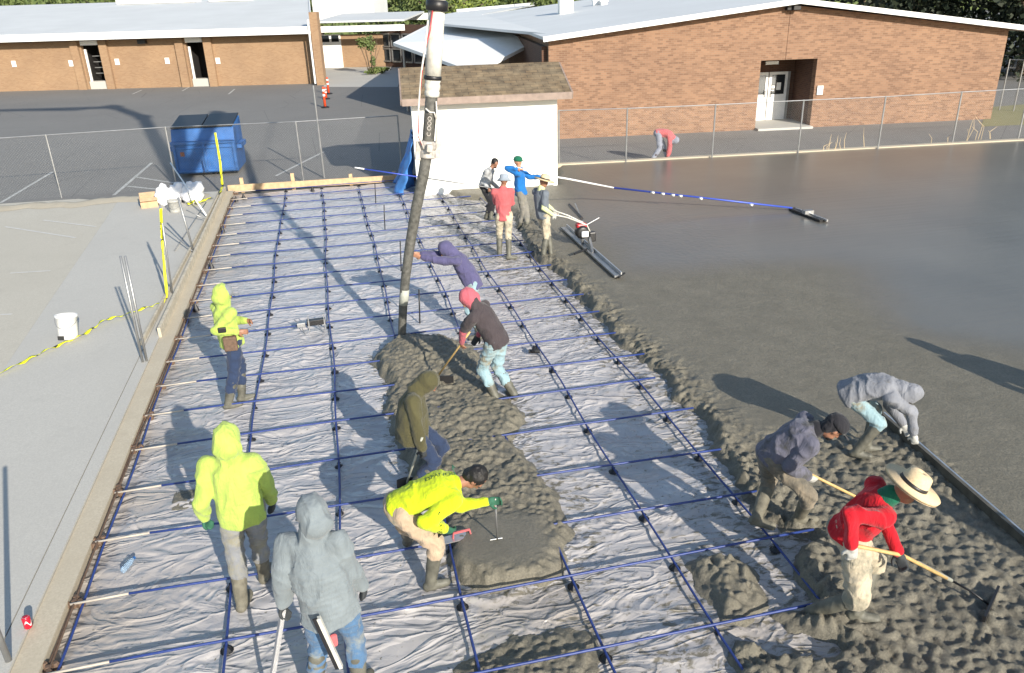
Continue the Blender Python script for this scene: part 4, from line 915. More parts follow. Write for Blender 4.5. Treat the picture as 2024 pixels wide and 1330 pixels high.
MB().tube([R_(H(862, 200, -.1)), R_(H(864, 235, -.12)), R_(H(862, 280, -.1))], .012, 6).build('rope', M['rope'], t, True)
MB().tube([R_(H(841, 214, -.1)), R_(H(850, 222, -.12)), R_(H(858, 222, -.1)), R_(H(862, 235, -.1))], .012, 6).build('rope', M['rope'], t, True)
def textobj(s, size, mat, parent, name, ext=.002):
    c = bpy.data.curves.new(name, 'FONT'); c.body = s; c.size = size; c.extrude = ext; c.align_x = 'CENTER'; c.align_y = 'CENTER'
    tmp = bpy.data.objects.new('tmp_text', c); scene.collection.objects.link(tmp); dg = bpy.context.evaluated_depsgraph_get()
    me = bpy.data.meshes.new_from_object(tmp.evaluated_get(dg)); bpy.data.objects.remove(tmp); me.materials.clear(); me.materials.append(mat); return link(name, me, None, parent)
txt = textobj('C OOO I', .08, M['clampmetal'], t, 'hose_lettering')
pm = H(849, 245); zax = Vector(nrm(CC-pm)); xax = Vector(ax); yax = zax.cross(xax).normalized(); zax = xax.cross(yax)
txt.matrix_local = Matrix.Translation(Vector(R_(pm))+zax*.088) @ Matrix((xax, yax, zax)).transposed().to_4x4()
# folded boom above the picture: its sections throw the wide soft shadows on the lot
sdv = np.array([math.cos(SUN_DIR), math.sin(SUN_DIR)])/math.tan(SUN_EL)
def above(u, v, h, z=-.06):
    g = G(u, v, z); return np.array([g[0]-sdv[0]*(h-z), g[1]-sdv[1]*(h-z), h])
bt_ = empty('pump_boom', (5.0, YH, 13), 0, 'folded boom of the concrete pump above the picture, throwing the wide bent shadow', 'boom')
M['boom'] = plain('boom_paint', (.6, .6, .58), .5)
tip = np.array([6.87, YH, 13.2]); k1 = above(352, 385, 6.3); k2 = above(283, 232, 15.5); k3 = above(228, 212, 17.5); k4 = above(-60, 220, 19)
for a, b, s_ in ((tip, k1, .3), (k1+np.array([.25, 0, 0]), k2, .42), (k2, k3, .42), (k3, k4, .34)):
    MB().bar(rel(a, bt_), rel(b, bt_), s_, s_).build('section', M['boom'], bt_)
for p in (tip, k1, k2, k3): MB().lathe([(.35, -.3), (.35, .3)], c=rel(p, bt_), n=16, R=np.array(Matrix.Rotation(math.pi/2, 3, 'X'))).build('joint', M['boom'], bt_, True)
MB().tube([rel(k3+np.array([0, 0, .5]), bt_), rel(above(150, 218, 18.5), bt_), rel(k4+np.array([0, 0, .1]), bt_)], .1, 8).build('pipe', M['boom'], bt_)
# ------------------------------------------------------------------ people
_bm = bmesh.new(); bmesh.ops.create_icosphere(_bm, subdivisions=3, radius=1); _bm.verts.ensure_lookup_table()
SPH_V = np.array([v.co[:] for v in _bm.verts]); SPH_F = np.array([[v.index for v in f.verts] for f in _bm.faces]); _bm.free()
class Blob:
    """ellipsoids and tapered limbs fused into one continuous surface"""
    def __init__(s): s.V = []; s.F = []; s.n = 0
    def _ball(s, c, r, R=None):
        P = SPH_V*np.array(r)
        if R is not None: P = P @ np.array(R).T
        s.V.append(P+np.array(c)); s.F.append(SPH_F+s.n); s.n += len(SPH_V)
    def ell(s, c, r, R=None): s._ball(c, r, R); return s
    def cap(s, a, ra, b, rb):
        a, b = np.array(a, float), np.array(b, float); L_ = np.linalg.norm(b-a); n = max(2, int(math.ceil(L_/(.32*min(ra, rb))))+1); n = min(n, 26)
        for t in np.linspace(0, 1, n): r = ra+(rb-ra)*t; s._ball(a+(b-a)*t, (r, r, r))
        return s
    def chain(s, pts, rs):
        for i in range(len(pts)-1): s.cap(pts[i], rs[i], pts[i+1], rs[i+1])
        return s
    def build(s, name, mat, root, vox, sm=5, wr=0.0, wf=9.0, seed=1, stretch=(1, 1, .55)):
        V = np.concatenate(s.V)-np.array(root.location); F = np.concatenate(s.F)
        me = bpy.data.meshes.new(name+'_raw'); me.from_pydata(V.tolist(), [], F.tolist()); ob = bpy.data.objects.new('tmp_blob', me); scene.collection.objects.link(ob)
        r = ob.modifiers.new('r', 'REMESH'); r.mode = 'VOXEL'; r.voxel_size = vox
        q = ob.modifiers.new('s', 'SMOOTH'); q.factor = .5; q.iterations = sm
        dg = bpy.context.evaluated_depsgraph_get(); me2 = bpy.data.meshes.new_from_object(ob.evaluated_get(dg)); bpy.data.objects.remove(ob); bpy.data.meshes.remove(me)
        me2.name = name
        if wr > 0:
            n = len(me2.vertices); co = np.empty(n*3, np.float32); me2.vertices.foreach_get('co', co); co = co.reshape(-1, 3).astype(float)
            no = np.empty(n*3, np.float32); me2.vertex_normals.foreach_get('vector', no); no = no.reshape(-1, 3)
            q = co*wf*np.array(stretch)+seed*7.3; wv = q+.8*np.stack([noise(q[:, 0]*.6, q[:, 1]*.6, q[:, 2]*.6, seed+k) for k in range(3)], 1)
            d = (1-np.abs(noise(wv[:, 0], wv[:, 1], wv[:, 2], seed+9)))**3*1.0 + .55*noise(q[:, 0]*.4, q[:, 1]*.4, q[:, 2]*.4, seed+10) + .35*(1-np.abs(noise(q[:, 0]*2.1, q[:, 1]*2.1, q[:, 2]*1.6, seed+4)))**2
            co = co+no*(d*wr)[:, None]-no*wr*.45; me2.vertices.foreach_set('co', co.astype(np.float32).ravel()); me2.update()
        return link(name, me2, mat, root, True)

def hvec(a): a = math.radians(a); return np.array([math.cos(a), math.sin(a), 0.0])
def ik(a, b, la, lb, pole):
    """middle joint between a and b"""
    d = b-a; L_ = np.linalg.norm(d); mx = (la+lb)*.995
    if L_ > mx: b = a+d/L_*mx; d = b-a; L_ = mx
    x = d/L_; t = (la*la-lb*lb+L_*L_)/(2*L_); h = math.sqrt(max(1e-6, la*la-t*t)); p = np.array(pole, float); p = p-x*(p@x); p = nrm(p)
    return a+x*t+p*h, b
def hand(B, w, d, pn, side, s, curl=.7, gl=0.0, spread=1.0):
    """w wrist, d hand direction, pn palm normal, side +1/-1 thumb side along cross"""
    d = nrm(d); pn = nrm(pn-d*(pn@d)); x = np.cross(d, pn)*side
    g = 1+gl
    B.ell(w+d*.05*s, (.036*s*g, .048*s*g, .016*s*g), np.array([x, d, pn]).T)
    B.cap(w-d*.01*s, .024*s*g, w+d*.03*s, .026*s*g)
    for i, (o, l) in enumerate(((-.030, .062), (-.010, .074), (.010, .078), (.030, .070))):
        b = w+d*.088*s+x*o*s*spread; c1, c2 = curl*.7, curl*1.5; l *= s
        d1 = d*math.cos(c1)+pn*math.sin(c1); d2 = d*math.cos(c2)+pn*math.sin(c2)
        m1 = b+d1*l*.5; m2 = m1+d2*l*.5; r = .0092*s*g
        B.cap(b-d*.02*s, r, m1, r*.95); B.cap(m1, r*.95, m2, r*.85)
    tb = w+d*.03*s+x*.032*s; t1 = tb+(d*.6+x*.7+pn*.35)*.04*s; t2 = t1+nrm(d*.8+x*.1+pn*.6)*.032*s
    B.cap(tb, .013*s*g, t1, .011*s*g); B.cap(t1, .011*s*g, t2, .009*s*g)

def person(label, base, face, s, J, fit, zg=0.0, vox=.0125, group=None):
    """J: joints in photo pixels (u, v, depth offset in m from the upright plane through the feet); face: yaw of the body in degrees"""
    g = G(base[0], base[1], zg); n = nrm(np.array([g[0]-CC[0], g[1]-CC[1], 0])); root = empty('person', g, 0, label, 'person', group)
    def P(t):
        if len(t) == 4: return G(t[0], t[1], t[3])
        return onplane(t[0], t[1], g+n*(t[2] if len(t) > 2 else 0), n)
    f = hvec(face); lft = hvec(face+90)
    pel = P(J['pel'])
    if J.get('stand'):
        for _ in range(12):
            e = pel[2]-(zg+.925*s); 
            if abs(e) < .004: break
            J['pel'] = (J['pel'][0]+e*8, J['pel'][1]+e*70, *J['pel'][2:]); pel = P(J['pel'])
    neck = P(J['neck']); Lt = .52*s; d = neck-pel; rep = [round(float(np.linalg.norm(d)/Lt), 2)]; neck = pel+nrm(d)*min(max(np.linalg.norm(d), Lt*.86), Lt*1.1)
    head = P(J['head']); d = head-neck; head = neck+nrm(d)*(.165 if fit.get('hood') else .185)*s; rep.append(round(float(np.linalg.norm(d)/(.185*s)), 2))
    sf = J.get('sface', face); sl = hvec(sf+90); up = nrm(neck-pel); sl = nrm(sl-up*(sl@up)); fr = nrm(np.cross(sl, up)); 
    fr = -fr if fr@hvec(sf) < 0 and abs(up[2]) > .5 else fr
    if abs(up[2]) <= .5 and fr[2] > 0: fr = -fr
    cap_ = up
    shc = neck-up*.055*s; bd_ = 1-max(0, up[2]); SH = {'L': shc+sl*(.175-.02*bd_)*s+fr*.065*s*bd_, 'R': shc-sl*(.175-.02*bd_)*s+fr*.065*s*bd_}; HP = {'L': pel+lft*.09*s, 'R': pel-lft*.09*s}
    AN = {}; KN = {}; TO = {}
    for k in 'LR':
        a = J['a'+k]; z = a[2] if len(a) > 2 else zg; an = G(a[0], a[1], z+.075*s)
        d = an-HP[k]; rep.append(round(float(np.linalg.norm(d)/(.87*s)), 2)); pole = P(J['k'+k])-(HP[k]+an)/2 if 'k'+k in J else f
        la = max(.44*s, np.linalg.norm(d)*.5) if np.linalg.norm(d) > .87*s else .44*s; lb = la*.98
        KN[k], AN[k] = ik(HP[k], an, la, lb, pole); TO[k] = nrm(hvec(J.get('foot'+k, face)))
    EL = {}; WR = {}
    for k in 'LR':
        wv = P(J['w'+k]); rep.append(round(float(np.linalg.norm(wv-SH[k])/(.55*s)), 2))
        pole = P(J['e'+k])-(SH[k]+wv)/2 if 'e'+k in J else np.array([0, 0, -1.])-fr*.4
        EL[k], WR[k] = ik(SH[k], wv, .29*s, .26*s, pole)
    bend = 1-max(0, up[2]); back = -fr; mid = (pel+neck)/2+back*(.02+.10*bend)*s
    def spine(t): return pel*(1-t)**2+mid*2*t*(1-t)+neck*t*t
    def torso(B, prof, t0=0.0, t1=.96):
        N_ = 16
        for i in range(N_):
            t = t0+(t1-t0)*i/(N_-1); c = spine(t) if t >= 0 else pel+(pel-spine(.1))*(-t/.1)
            u = nrm(spine(min(1, max(0, t)+.05))-spine(max(0, t-.05))); sd = nrm(lft*(1-min(1, max(0, t)))+sl*min(1, max(0, t))); sd = nrm(sd-u*(sd@u)); fd = np.cross(u, sd)
            a = np.interp(t, prof[0], prof[1])*s; b = np.interp(t, prof[0], prof[2])*s; B.ell(c, (a, b, .05*s), np.array([sd, fd, u]).T)
    hd = nrm(head-neck); hf = hvec(J.get('hface', face)); pitch = math.radians(J.get('pitch', 0)); hu = nrm(np.array([0, 0, 1.])*math.cos(pitch)+hf*math.sin(pitch)); hff = nrm(hf*math.cos(pitch)-np.array([0, 0, 1.])*math.sin(pitch)); hs = np.cross(hu, hff)
    HR = np.array([hs, hff, hu]).T
    sk = M[fit.get('skin', 'skindark')]
    # --- body
    B = Blob(); torso(B, ([0, .2, .45, .8, .96], [.15, .135, .125, .15, .10], [.105, .1, .095, .105, .07]))
    B.cap(neck-up*.05*s, .062*s, neck+(head-neck)*.55, .054*s)
    B.ell(head+hu*.02*s-hff*.008*s, (.074*s, .093*s, .098*s), HR); B.ell(head-hu*.055*s+hff*.022*s, (.054*s, .062*s, .058*s), HR)
    B.cap(head+hu*.012*s+hff*.082*s, .010*s, head-hu*.022*s+hff*.098*s, .015*s)
    for q in (-1, 1): B.ell(head+hs*q*.075*s-hu*.005*s, (.012*s, .02*s, .03*s), HR); B.cap(head+hu*.026*s+hff*.086*s+hs*q*.012*s, .009*s, head+hu*.026*s+hff*.074*s+hs*q*.045*s, .009*s)
    B.cap(head-hu*.055*s+hff*.078*s+hs*.018*s, .008*s, head-hu*.055*s+hff*.078*s-hs*.018*s, .008*s)
    for k in 'LR':
        B.chain([SH[k], EL[k], WR[k]], [.052*s, .040*s, .027*s]); B.chain([HP[k], KN[k], AN[k]], [.078*s, .053*s, .038*s]); B.cap(AN[k]-np.array([0, 0, .035*s]), .035*s, AN[k]+TO[k]*.14*s-np.array([0, 0, .045*s]), .028*s)
    gl = fit.get('gloves'); GL = {'L': gl, 'R': gl} if not isinstance(gl, dict) else gl; HD = {}
    for k in 'LR':
        d = nrm(WR[k]-EL[k]); hd_ = J.get('hd'+k); d = nrm(np.array(hd_)) if hd_ is not None else d; pn = np.array(J.get('pn'+k, -fr*.3+(sl if k == 'R' else -sl)*1.0)); HD[k] = (d, pn)
        hand(B, WR[k], d, pn, 1 if k == 'L' else -1, s, J.get('curl', .8))
    body = B.build('body', sk, root, vox*.8 if not fit.get('far') else vox, 3)
    # --- gloves
    for k in 'LR':
        if GL.get(k):
            Bg = Blob(); hand(Bg, WR[k], HD[k][0], HD[k][1], 1 if k == 'L' else -1, s, J.get('curl', .8), .22); Bg.cap(WR[k]-nrm(WR[k]-EL[k])*.05*s, .036*s, WR[k]+HD[k][0]*.02*s, .034*s); Bg.build('glove', M[GL[k]], root, .008, 2)
    # --- trousers
    B = Blob(); torso(B, ([-.12, 0, .16], [.155, .168, .155], [.12, .125, .115]), -.10, .14)
    lo = fit.get('legcut', .62)                       # how far down the shin the cloth reaches
    lw = fit.get('legw', 1.0)
    for k in 'LR':
        cut = KN[k]+(AN[k]-KN[k])*lo; B.chain([HP[k], KN[k], cut], [.100*s*lw, .074*s*lw, .070*s*lw])
    tr = B.build('trousers', M[fit['pants']], root, vox, 5, .017*s, 8, hash(label) % 50 if False else len(label) % 17, (1, 1, 1.3))
    # --- boots
    for k in 'LR':
        B = Blob(); top = KN[k]+(AN[k]-KN[k])*fit.get('boottop', .30); a = AN[k]; t = TO[k]; z = np.array([0, 0, 1.])
        B.chain([top, (top+a)/2, a], [.066*s, .062*s, .050*s]); B.cap(a-z*.03*s-t*.03*s, .045*s, a-z*.035*s+t*.05*s, .046*s); B.cap(a-z*.035*s+t*.05*s, .046*s, a-z*.042*s+t*.15*s, .038*s)
        B.build('boot', M[fit.get('boots', 'boot')], root, vox*.9, 3, .004*s, 14, 3)
    # --- shirt
    loose = fit.get('loose', 1.0); hem = fit.get('hem', -.16)
    B = Blob(); torso(B, ([hem, 0, .2, .5, .8, .96], [.172*loose, .172*loose, .165*loose, .165*loose, .175, .12], [.145*loose, .14*loose, .135*loose, .13*loose, .128, .088]), hem, .96)
    sl_ = fit.get('sleeve', 1.0)
    for k in 'LR':
        pts = [neck-up*.07*s+(SH[k]-shc)*.55, SH[k], EL[k]]; rr = [.085*s, .074*s*loose**.5, .062*s*loose**.5]
        if sl_ >= 1: pts.append(EL[k]+(WR[k]-EL[k])*.93); rr.append(.046*s*loose**.5)
        else: pts[-1] = SH[k]+(EL[k]-SH[k])*sl_; rr[-1] = .068*s
        B.chain(pts, rr)
    if fit.get('hood'):
        B.chain([neck-up*.03*s, neck+(head-neck)*.5-hff*.012*s], [.095*s, .098*s])
    else: B.cap(neck-up*.04*s, .078*s, neck+(head-neck)*.12, .066*s)
    shirt = B.build('hoodie' if fit.get('hood') == 'same' else 'shirt', M[fit['shirt']], root, vox, 5, .021*s, 7.0, len(label) % 13+2)
    if fit.get('hood'):
        B = Blob(); B.ell(head+hu*.02*s-hff*.028*s, (.108*s, .116*s, .128*s), HR); B.ell(head-hu*.055*s-hff*.03*s, (.112*s, .112*s, .10*s), HR); B.cap(neck, .085*s, neck+(head-neck)*.5-hff*.02*s, .092*s)
        B.build('hood', M[fit['shirt'] if fit['hood'] == 'same' else fit['hood']], root, vox*.8, 3, .013*s, 10, 5)
    if fit.get('undersleeve'):
        for k in 'LR':
            B = Blob(); B.chain([SH[k]+(EL[k]-SH[k])*.5, EL[k], EL[k]+(WR[k]-EL[k])*.92], [.058*s, .052*s, .040*s]); B.build('sleeve', M[fit['undersleeve']], root, vox, 4, .006*s, 10, 4)
    if fit.get('collar'):
        B = Blob(); B.cap(neck-up*.05*s, .088*s, neck+(head-neck)*.3, .076*s); B.build('collar', M[fit['collar']], root, vox, 3, .005*s, 9, 2)
    # --- hair and hats
    if fit.get('hair'):
        B = Blob(); B.ell(head+hu*.035*s-hff*.022*s, (.086*s, .096*s, .096*s), HR); B.ell(head-hu*.03*s-hff*.05*s, (.07*s, .055*s, .06*s), HR); B.build('hair', M[fit['hair']], root, .009, 2, .008*s, 30, 3, (1, 1, 1))
    if fit.get('beard'):
        B = Blob(); B.ell(head-hu*.078*s+hff*.038*s, (.05*s, .048*s, .035*s), HR); B.build('beard', M['hair'], root, .009, 2)
    ht = fit.get('hat'); LR = np.array(root.location); hc = head-LR
    if ht:
        kind, hm_ = ht; hb = fit.get('hatlift', .04)
        if kind == 'cap':
            mb = MB(); mb.lathe([(.1*s, -.01), (.102*s, .02), (.09*s, .065*s), (.055*s, .098*s), (.01, .108*s)], c=hc+hu*hb*s-hff*.005*s, n=20, R=HR, sy=1.12); mb.build('cap', M[hm_], root, True)
            mb = MB(); prof = []; 
            for t in np.linspace(-1.15, 1.15, 12): prof.append((math.sin(t)*.085*s, .06*s+math.cos(t)*.125*s))
            pts = [hc+hu*(hb+.0)*s+hs*x+hff*y-hu*abs(x)*.12 for x, y in prof]; mb.slab3(pts, hu*.008); mb.build('visor', M[fit.get('visor', hm_)], root)
        else:
            R1, hgt_, top = (.215, .115, .085) if kind == 'straw' else (.155, .09, .082)
            if kind == 'straw': prof = [(R1*s, .018*s), (R1*.985*s, .0), (R1*.7*s, -.004*s), (.108*s, .012*s), (.100*s, .06*s), (top*s, hgt_*s), (.04*s, (hgt_+.012)*s), (.005, (hgt_+.006)*s), (.005, hgt_*s-.01), (.07*s, .09*s), (.094*s, .01*s), (R1*.72*s, -.012*s), (R1*.98*s, -.008*s)]
            else: prof = [(R1*s, -.045*s), (.1*s, .01*s), (.094*s, .06*s), (top*s, hgt_*s), (.02, (hgt_+.01)*s), (.02, hgt_*s-.01), (.08*s, .06*s), (.09*s, .005*s), (R1*s*.98, -.052*s)]
            ho = MB().lathe(prof, c=hc+hu*hb*s, n=32, R=HR).build('hat', M[hm_], root, True)
            if kind == 'straw':
                MB().lathe([(.1105*s, .012*s), (.103*s, .045*s)], c=hc+hu*hb*s, n=32, R=HR).build('hat_band', M['black'], ho, True)
    if fit.get('eyes', True) and not fit.get('far'):
        for q in (-1, 1):
            mb = MB(); mb.lathe([(.001, -.008*s), (.008*s, -.004*s), (.011*s, 0), (.008*s, .004*s), (.001, .008*s)], c=hc+hff*.083*s+hs*q*.028*s+hu*.008*s, n=8, R=HR); mb.build('eye', M['black'], root, True)
    print('PERSON', label[:34], 'torso/head/legL/legR/armL/armR', rep)
    return dict(root=root, WR=WR, EL=EL, SH=SH, HP=HP, KN=KN, AN=AN, pel=pel, neck=neck, head=head, HD=HD, up=up, fr=fr, sl=sl, rel=lambda p: np.array(p)-LR)
def C(name, col, **k): M[name] = fabric(name, col, **k); return name
CONC = (.22, .21, .165)
C('lime', (.37, .49, .10), dirt=.0); C('lime2', (.44, .54, .015)); C('greyhood', (.175, .205, .225), dirt=.0); C('jeans', (.07, .14, .25), dirt=.3, dirtcol=(.2, .22, .22)); C('darkjeans', (.025, .04, .085)); C('lightjeans', (.25, .37, .42), dirt=.35, dirtcol=CONC)
C('charcoal', (.055, .045, .05)); C('pinkhood', (.42, .10, .13)); C('purple', (.085, .08, .17)); C('olive', (.075, .07, .035)); C('khaki', (.42, .32, .23), dirt=.25, dirtcol=CONC); C('khakipale', (.50, .43, .32), dirt=.5, dirtcol=CONC)
C('red', (.42, .008, .018)); C('rose', (.48, .11, .12)); C('blue', (.015, .14, .42)); C('greypants', (.20, .19, .17), dirt=.4, dirtcol=CONC); C('blackpants', (.02, .02, .025), dirt=.2, dirtcol=CONC); C('sweatgrey', (.40, .41, .42), dirt=.35, dirtcol=(.12, .12, .12), dscale=3)
C('slate', (.12, .12, .16), dirt=.3, dirtcol=(.06, .06, .06)); C('slatepants', (.24, .20, .15), dirt=.7, dirtcol=(.12, .11, .09)); C('silver', (.20, .21, .24), dirt=.1, dirtcol=(.14, .14, .14)); C('neonpale', (.58, .62, .34)); C('teegrey', (.13, .15, .18)); C('green', (.01, .12, .07)); C('mask', (.02, .02, .025)); C('hatgrey', (.28, .32, .38)); C('greyblue', (.22, .24, .30)); C('capgrey', (.20, .22, .25)); C('workgrey', (.20, .21, .23), dirt=.5, dirtcol=CONC)

# yellow hoodie, standing, back row left
p7 = person('man in yellow hoodie and grey cap standing on the left, hands at his chest', (464, 795), 35, 1.00,
    dict(stand=1, pel=(457, 680), neck=(440, 606), head=(443, 578), wL=(486, 634, .05), wR=(468, 655, -.22), eR=(440, 668, -.2), eL=(470, 650, .3), aL=(478, 783), aR=(451, 800), hface=20, pitch=22, footL=20, footR=15),
    dict(shirt='lime', hood='same', pants='darkjeans', boots='boot', legcut=.55, hat=('cap', 'capgrey'), hatlift=.03, hem=-.14, loose=1.06, gloves=None))
# nearest yellow hoodie
p8 = person('man in yellow hoodie walking away at lower left, seen from the back', (495, 1180), 80, 1.06,
    dict(stand=1, pel=(478, 1020, -.02), neck=(452, 905), head=(451, 872), wL=(405, 1022, .1), eL=(394, 985, -.1), wR=(545, 1005, .15), eR=(538, 965, 0), aL=(478, 1190), aR=(522, 1135), kR=(520, 1090, .4), kL=(468, 1120, .1), footL=75, footR=75, hface=80, pitch=25),
    dict(shirt='lime', hood='same', pants='workgrey', boots='shoemud', gloves={'L': 'gloveg', 'R': 'gloveb'}, legcut=.45, loose=1.12, hem=-.2, eyes=False))
# grey hoodie, bottom
p9 = person('man in pale grey hoodie and blue jeans at the bottom edge, seen from the back', (668, 1378), 72, 1.05,
    dict(stand=1, pel=(650, 1210, -.02), neck=(617, 1058), head=(616, 1012), wL=(560, 1192, .12), eL=(549, 1140, -.1), wR=(726, 1178, .1), eR=(702, 1140, 0), aL=(622, 1372), aR=(712, 1352), hface=120, pitch=30, footL=80, footR=60),
    dict(shirt='greyhood', hood='same', pants='jeans', gloves={'L': 'gloveb', 'R': 'gloveb'}, legcut=.5, loose=1.22, hem=-.2, hat=('cap', 'capgrey'), hatlift=.0, eyes=False))
# olive hooded man
p10 = person('man in dark olive hooded jacket stepping through the pile, head bowed', (828, 955), -15, .98,
    dict(pel=(815, 842, 0), neck=(820, 780), head=(838, 762), wL=(850, 885, .2), wR=(836, 896, -.25), eR=(826, 850, -.25), aL=(838, 940), aR=(812, 966), hface=-20, pitch=45, footL=-10, footR=-30),
    dict(shirt='olive', hood='same', pants='darkjeans', gloves='gloveb', loose=1.3, hem=-.3, legcut=.5), zg=.0)
# trowel man
p11 = person('man with black hair and bright yellow long-sleeve shirt bending over to trowel the concrete', (848, 1150), 15, 1.0,
    dict(pel=(789, 1005, 0), neck=(898, 955, .0), head=(925, 948, .0), sface=0, wL=(962, 992, .12), eL=(932, 1000, .12), wR=(880, 1046, -.15), eR=(846, 1018, -.25), aR=(851, 1152), aL=(806, 1064), kR=(860, 1072, -.1), kL=(824, 1066, .2), hface=-15, pitch=70, footR=10, footL=60),
    dict(shirt='lime2', pants='khaki', hair='hair', gloves={'L': 'gloveg', 'R': 'gloveg'}, legcut=.22, boottop=.18, boots='boot', hem=-.05, legw=1.08, eyes=True))
# brown shirt, pink hood
p6 = person('man in brown t-shirt over a pink hoodie and light jeans raking the pile', (996, 785), 135, 1.0,
    dict(pel=(982, 674, -.05), neck=(943, 608), head=(925, 592), wL=(913, 678, .1), eL=(916, 650, -.05), wR=(945, 664, .3), eR=(1010, 618, .1), aL=(980, 785), aR=(1016, 778), hface=200, pitch=45, footL=110, footR=110),
    dict(shirt='charcoal', hood='pinkhood', pants='lightjeans', sleeve=.75, undersleeve='pinkhood', gloves={'R': 'gloveb', 'L': None}, legcut=.5, hem=-.06, eyes=False))
# purple hoodie pushing hose
p5 = person('man in purple hoodie leaning forward and pushing the black hose', (955, 652), 172, .98,
    dict(pel=(934, 558, 0), neck=(899, 503, 0), head=(880, 494, 0), wL=(828, 507, -.1), wR=(832, 503, .12), eL=(858, 515, -.15), eR=(866, 508, .1), aL=(960, 656), aR=(948, 664), hface=178, pitch=40, curl=.35, pnL=(-.2, .6, .1), pnR=(-.2, -.6, .1)),
    dict(shirt='purple', hood='same', pants='lightjeans', hem=-.12, loose=1.1, gloves=None, skin='skin'))
# group of four by the shed
p1 = person('dark-haired man in light grey sweatshirt and black trousers by the shed wall', (966, 432), -35, .93,
    dict(pel=(958, 367, 0), neck=(968, 335), head=(979, 322), wL=(985, 372, .15), wR=(965, 372, -.25), aL=(970, 430), aR=(961, 428), hface=-60, pitch=25),
    dict(shirt='sweatgrey', pants='blackpants', hair='hair', beard=1, hem=-.08, far=1), vox=.016)
p2 = person('man in blue shirt and green cap raising a long pole at shoulder height', (1034, 452), -25, .92,
    dict(stand=1, pel=(1030, 386, 0), neck=(1026, 335), head=(1024, 322), wL=(1068, 349, .1), eL=(1052, 352, .15), wR=(1022, 334, -.22), eR=(998, 333, -.1), aL=(1042, 451), aR=(1026, 448), hface=-10, pitch=8),
    dict(shirt='blue', pants='greypants', hat=('cap', 'green'), visor='khaki', hem=-.08, far=1, skin='skin', loose=1.08), vox=.016)
p3 = person('man in rose red shirt and grey bucket hat with his back to the camera', (998, 508), 80, .94,
    dict(stand=1, pel=(996, 425, 0), neck=(993, 369), head=(997, 353), wL=(985, 400, .35), wR=(1012, 400, .3), eL=(979, 398, 0), eR=(1012, 398, 0), aL=(987, 503), aR=(1006, 507), hface=70, pitch=15, footR=-5),
    dict(shirt='rose', pants='khakipale', hat=('bucket', 'hatgrey'), hem=-.1, legcut=.1, boottop=.15, far=1), vox=.014)
p4 = person('man in grey t-shirt with pale yellow sleeves, wide straw hat and khaki trousers', (1081, 508), 20, .96,
    dict(stand=1, pel=(1075, 430, 0), neck=(1068, 376), head=(1075, 360), wR=(1092, 424, -.12), wL=(1098, 420, .2), eR=(1066, 410, -.25), aL=(1090, 505), aR=(1073, 509), hface=10, pitch=18),
    dict(shirt='teegrey', pants='khakipale', hat=('straw', 'straw'), sleeve=.7, undersleeve='neonpale', collar='neonpale', gloves='glovew', hem=-.08, legcut=.05, boottop=.12, far=1), vox=.014)
# right group
ZC = .09
p12 = person('man in light grey hoodie bending to hold the end of the long screed board', (1702, 893), -25, .97,
    dict(pel=(1680, 777, 0), neck=(1771, 765, 0), head=(1794, 779, 0), sface=-25, wR=(1806, 858, -.1), eR=(1791, 815, -.1), wL=(1784, 838, .15), eL=(1768, 815, .2), aR=(1692, 892, ZC), aL=(1712, 880, ZC), kR=(1736, 830, -.05), kL=(1732, 826, .2), hface=-30, pitch=75, footR=-30, footL=-20),
    dict(shirt='silver', hood='same', pants='lightjeans', gloves='glovew', legcut=.12, boottop=.14, hem=-.08, loose=1.1), zg=ZC)
p13 = person('man in slate sweatshirt with black face mask and cap bending with a wooden rake', (1537, 1030), -10, 1.03,
    dict(pel=(1524, 900, 0), neck=(1603, 847, 0), head=(1640, 846, 0), sface=-10, wR=(1597, 943, -.05), eR=(1591, 900, -.15), wL=(1522, 925, .2), eL=(1545, 905, .15), aR=(1580, 1020, ZC), aL=(1495, 1025, ZC), kR=(1573, 966, -.1), kL=(1512, 972, .1), hface=-15, pitch=50, footR=-15, footL=-40),
    dict(shirt='slate', hood=None, pants='slatepants', gloves={'R': 'glovew', 'L': 'gloveb'}, hat=('cap', 'mask'), collar='mask', hair='mask', beard=1, legcut=.25, hem=-.04, boots='shoemud'), zg=ZC)
p14 = person('man in bright red long-sleeve shirt and wide straw hat pulling a wooden concrete rake', (1655, 1215), 0, 1.05,
    dict(pel=(1678, 1058, 0), neck=(1742, 988, 0), head=(1774, 974, 0), sface=-20, wR=(1684, 1078, -.35), eR=(1657, 1050, -.4), wL=(1776, 1096, .1), eL=(1757, 1065, .15), aR=(1609, 1205, .05), aL=(1692, 1210, ZC), kR=(1655, 1145, -.1), kL=(1708, 1140, .1), hface=-20, pitch=28, footR=-60, footL=-25),
    dict(shirt='red', pants='khakipale', gloves={'L': 'gloveb', 'R': 'glovew'}, hat=('straw', 'straw'), collar='green', legcut=.1, boottop=.1, hem=-.02, legw=1.12, loose=1.02), zg=.06)
p15 = person('man in rose hoodie with grey hood bent double at the far kerb by the fence', (1305, 318), -5, .97,
    dict(pel=(1300, 264, 0), neck=(1328, 270, 0), head=(1336, 283, 0), sface=-10, wR=(1318, 316, -.1), wL=(1322, 314, .15), aR=(1289, 316, .0), aL=(1320, 314, .0), hface=-30, pitch=85),
    dict(shirt='rose', hood='greyblue', pants='greyblue', hem=-.04, far=1, boots='charcoal', legcut=.9), vox=.016, zg=.0)

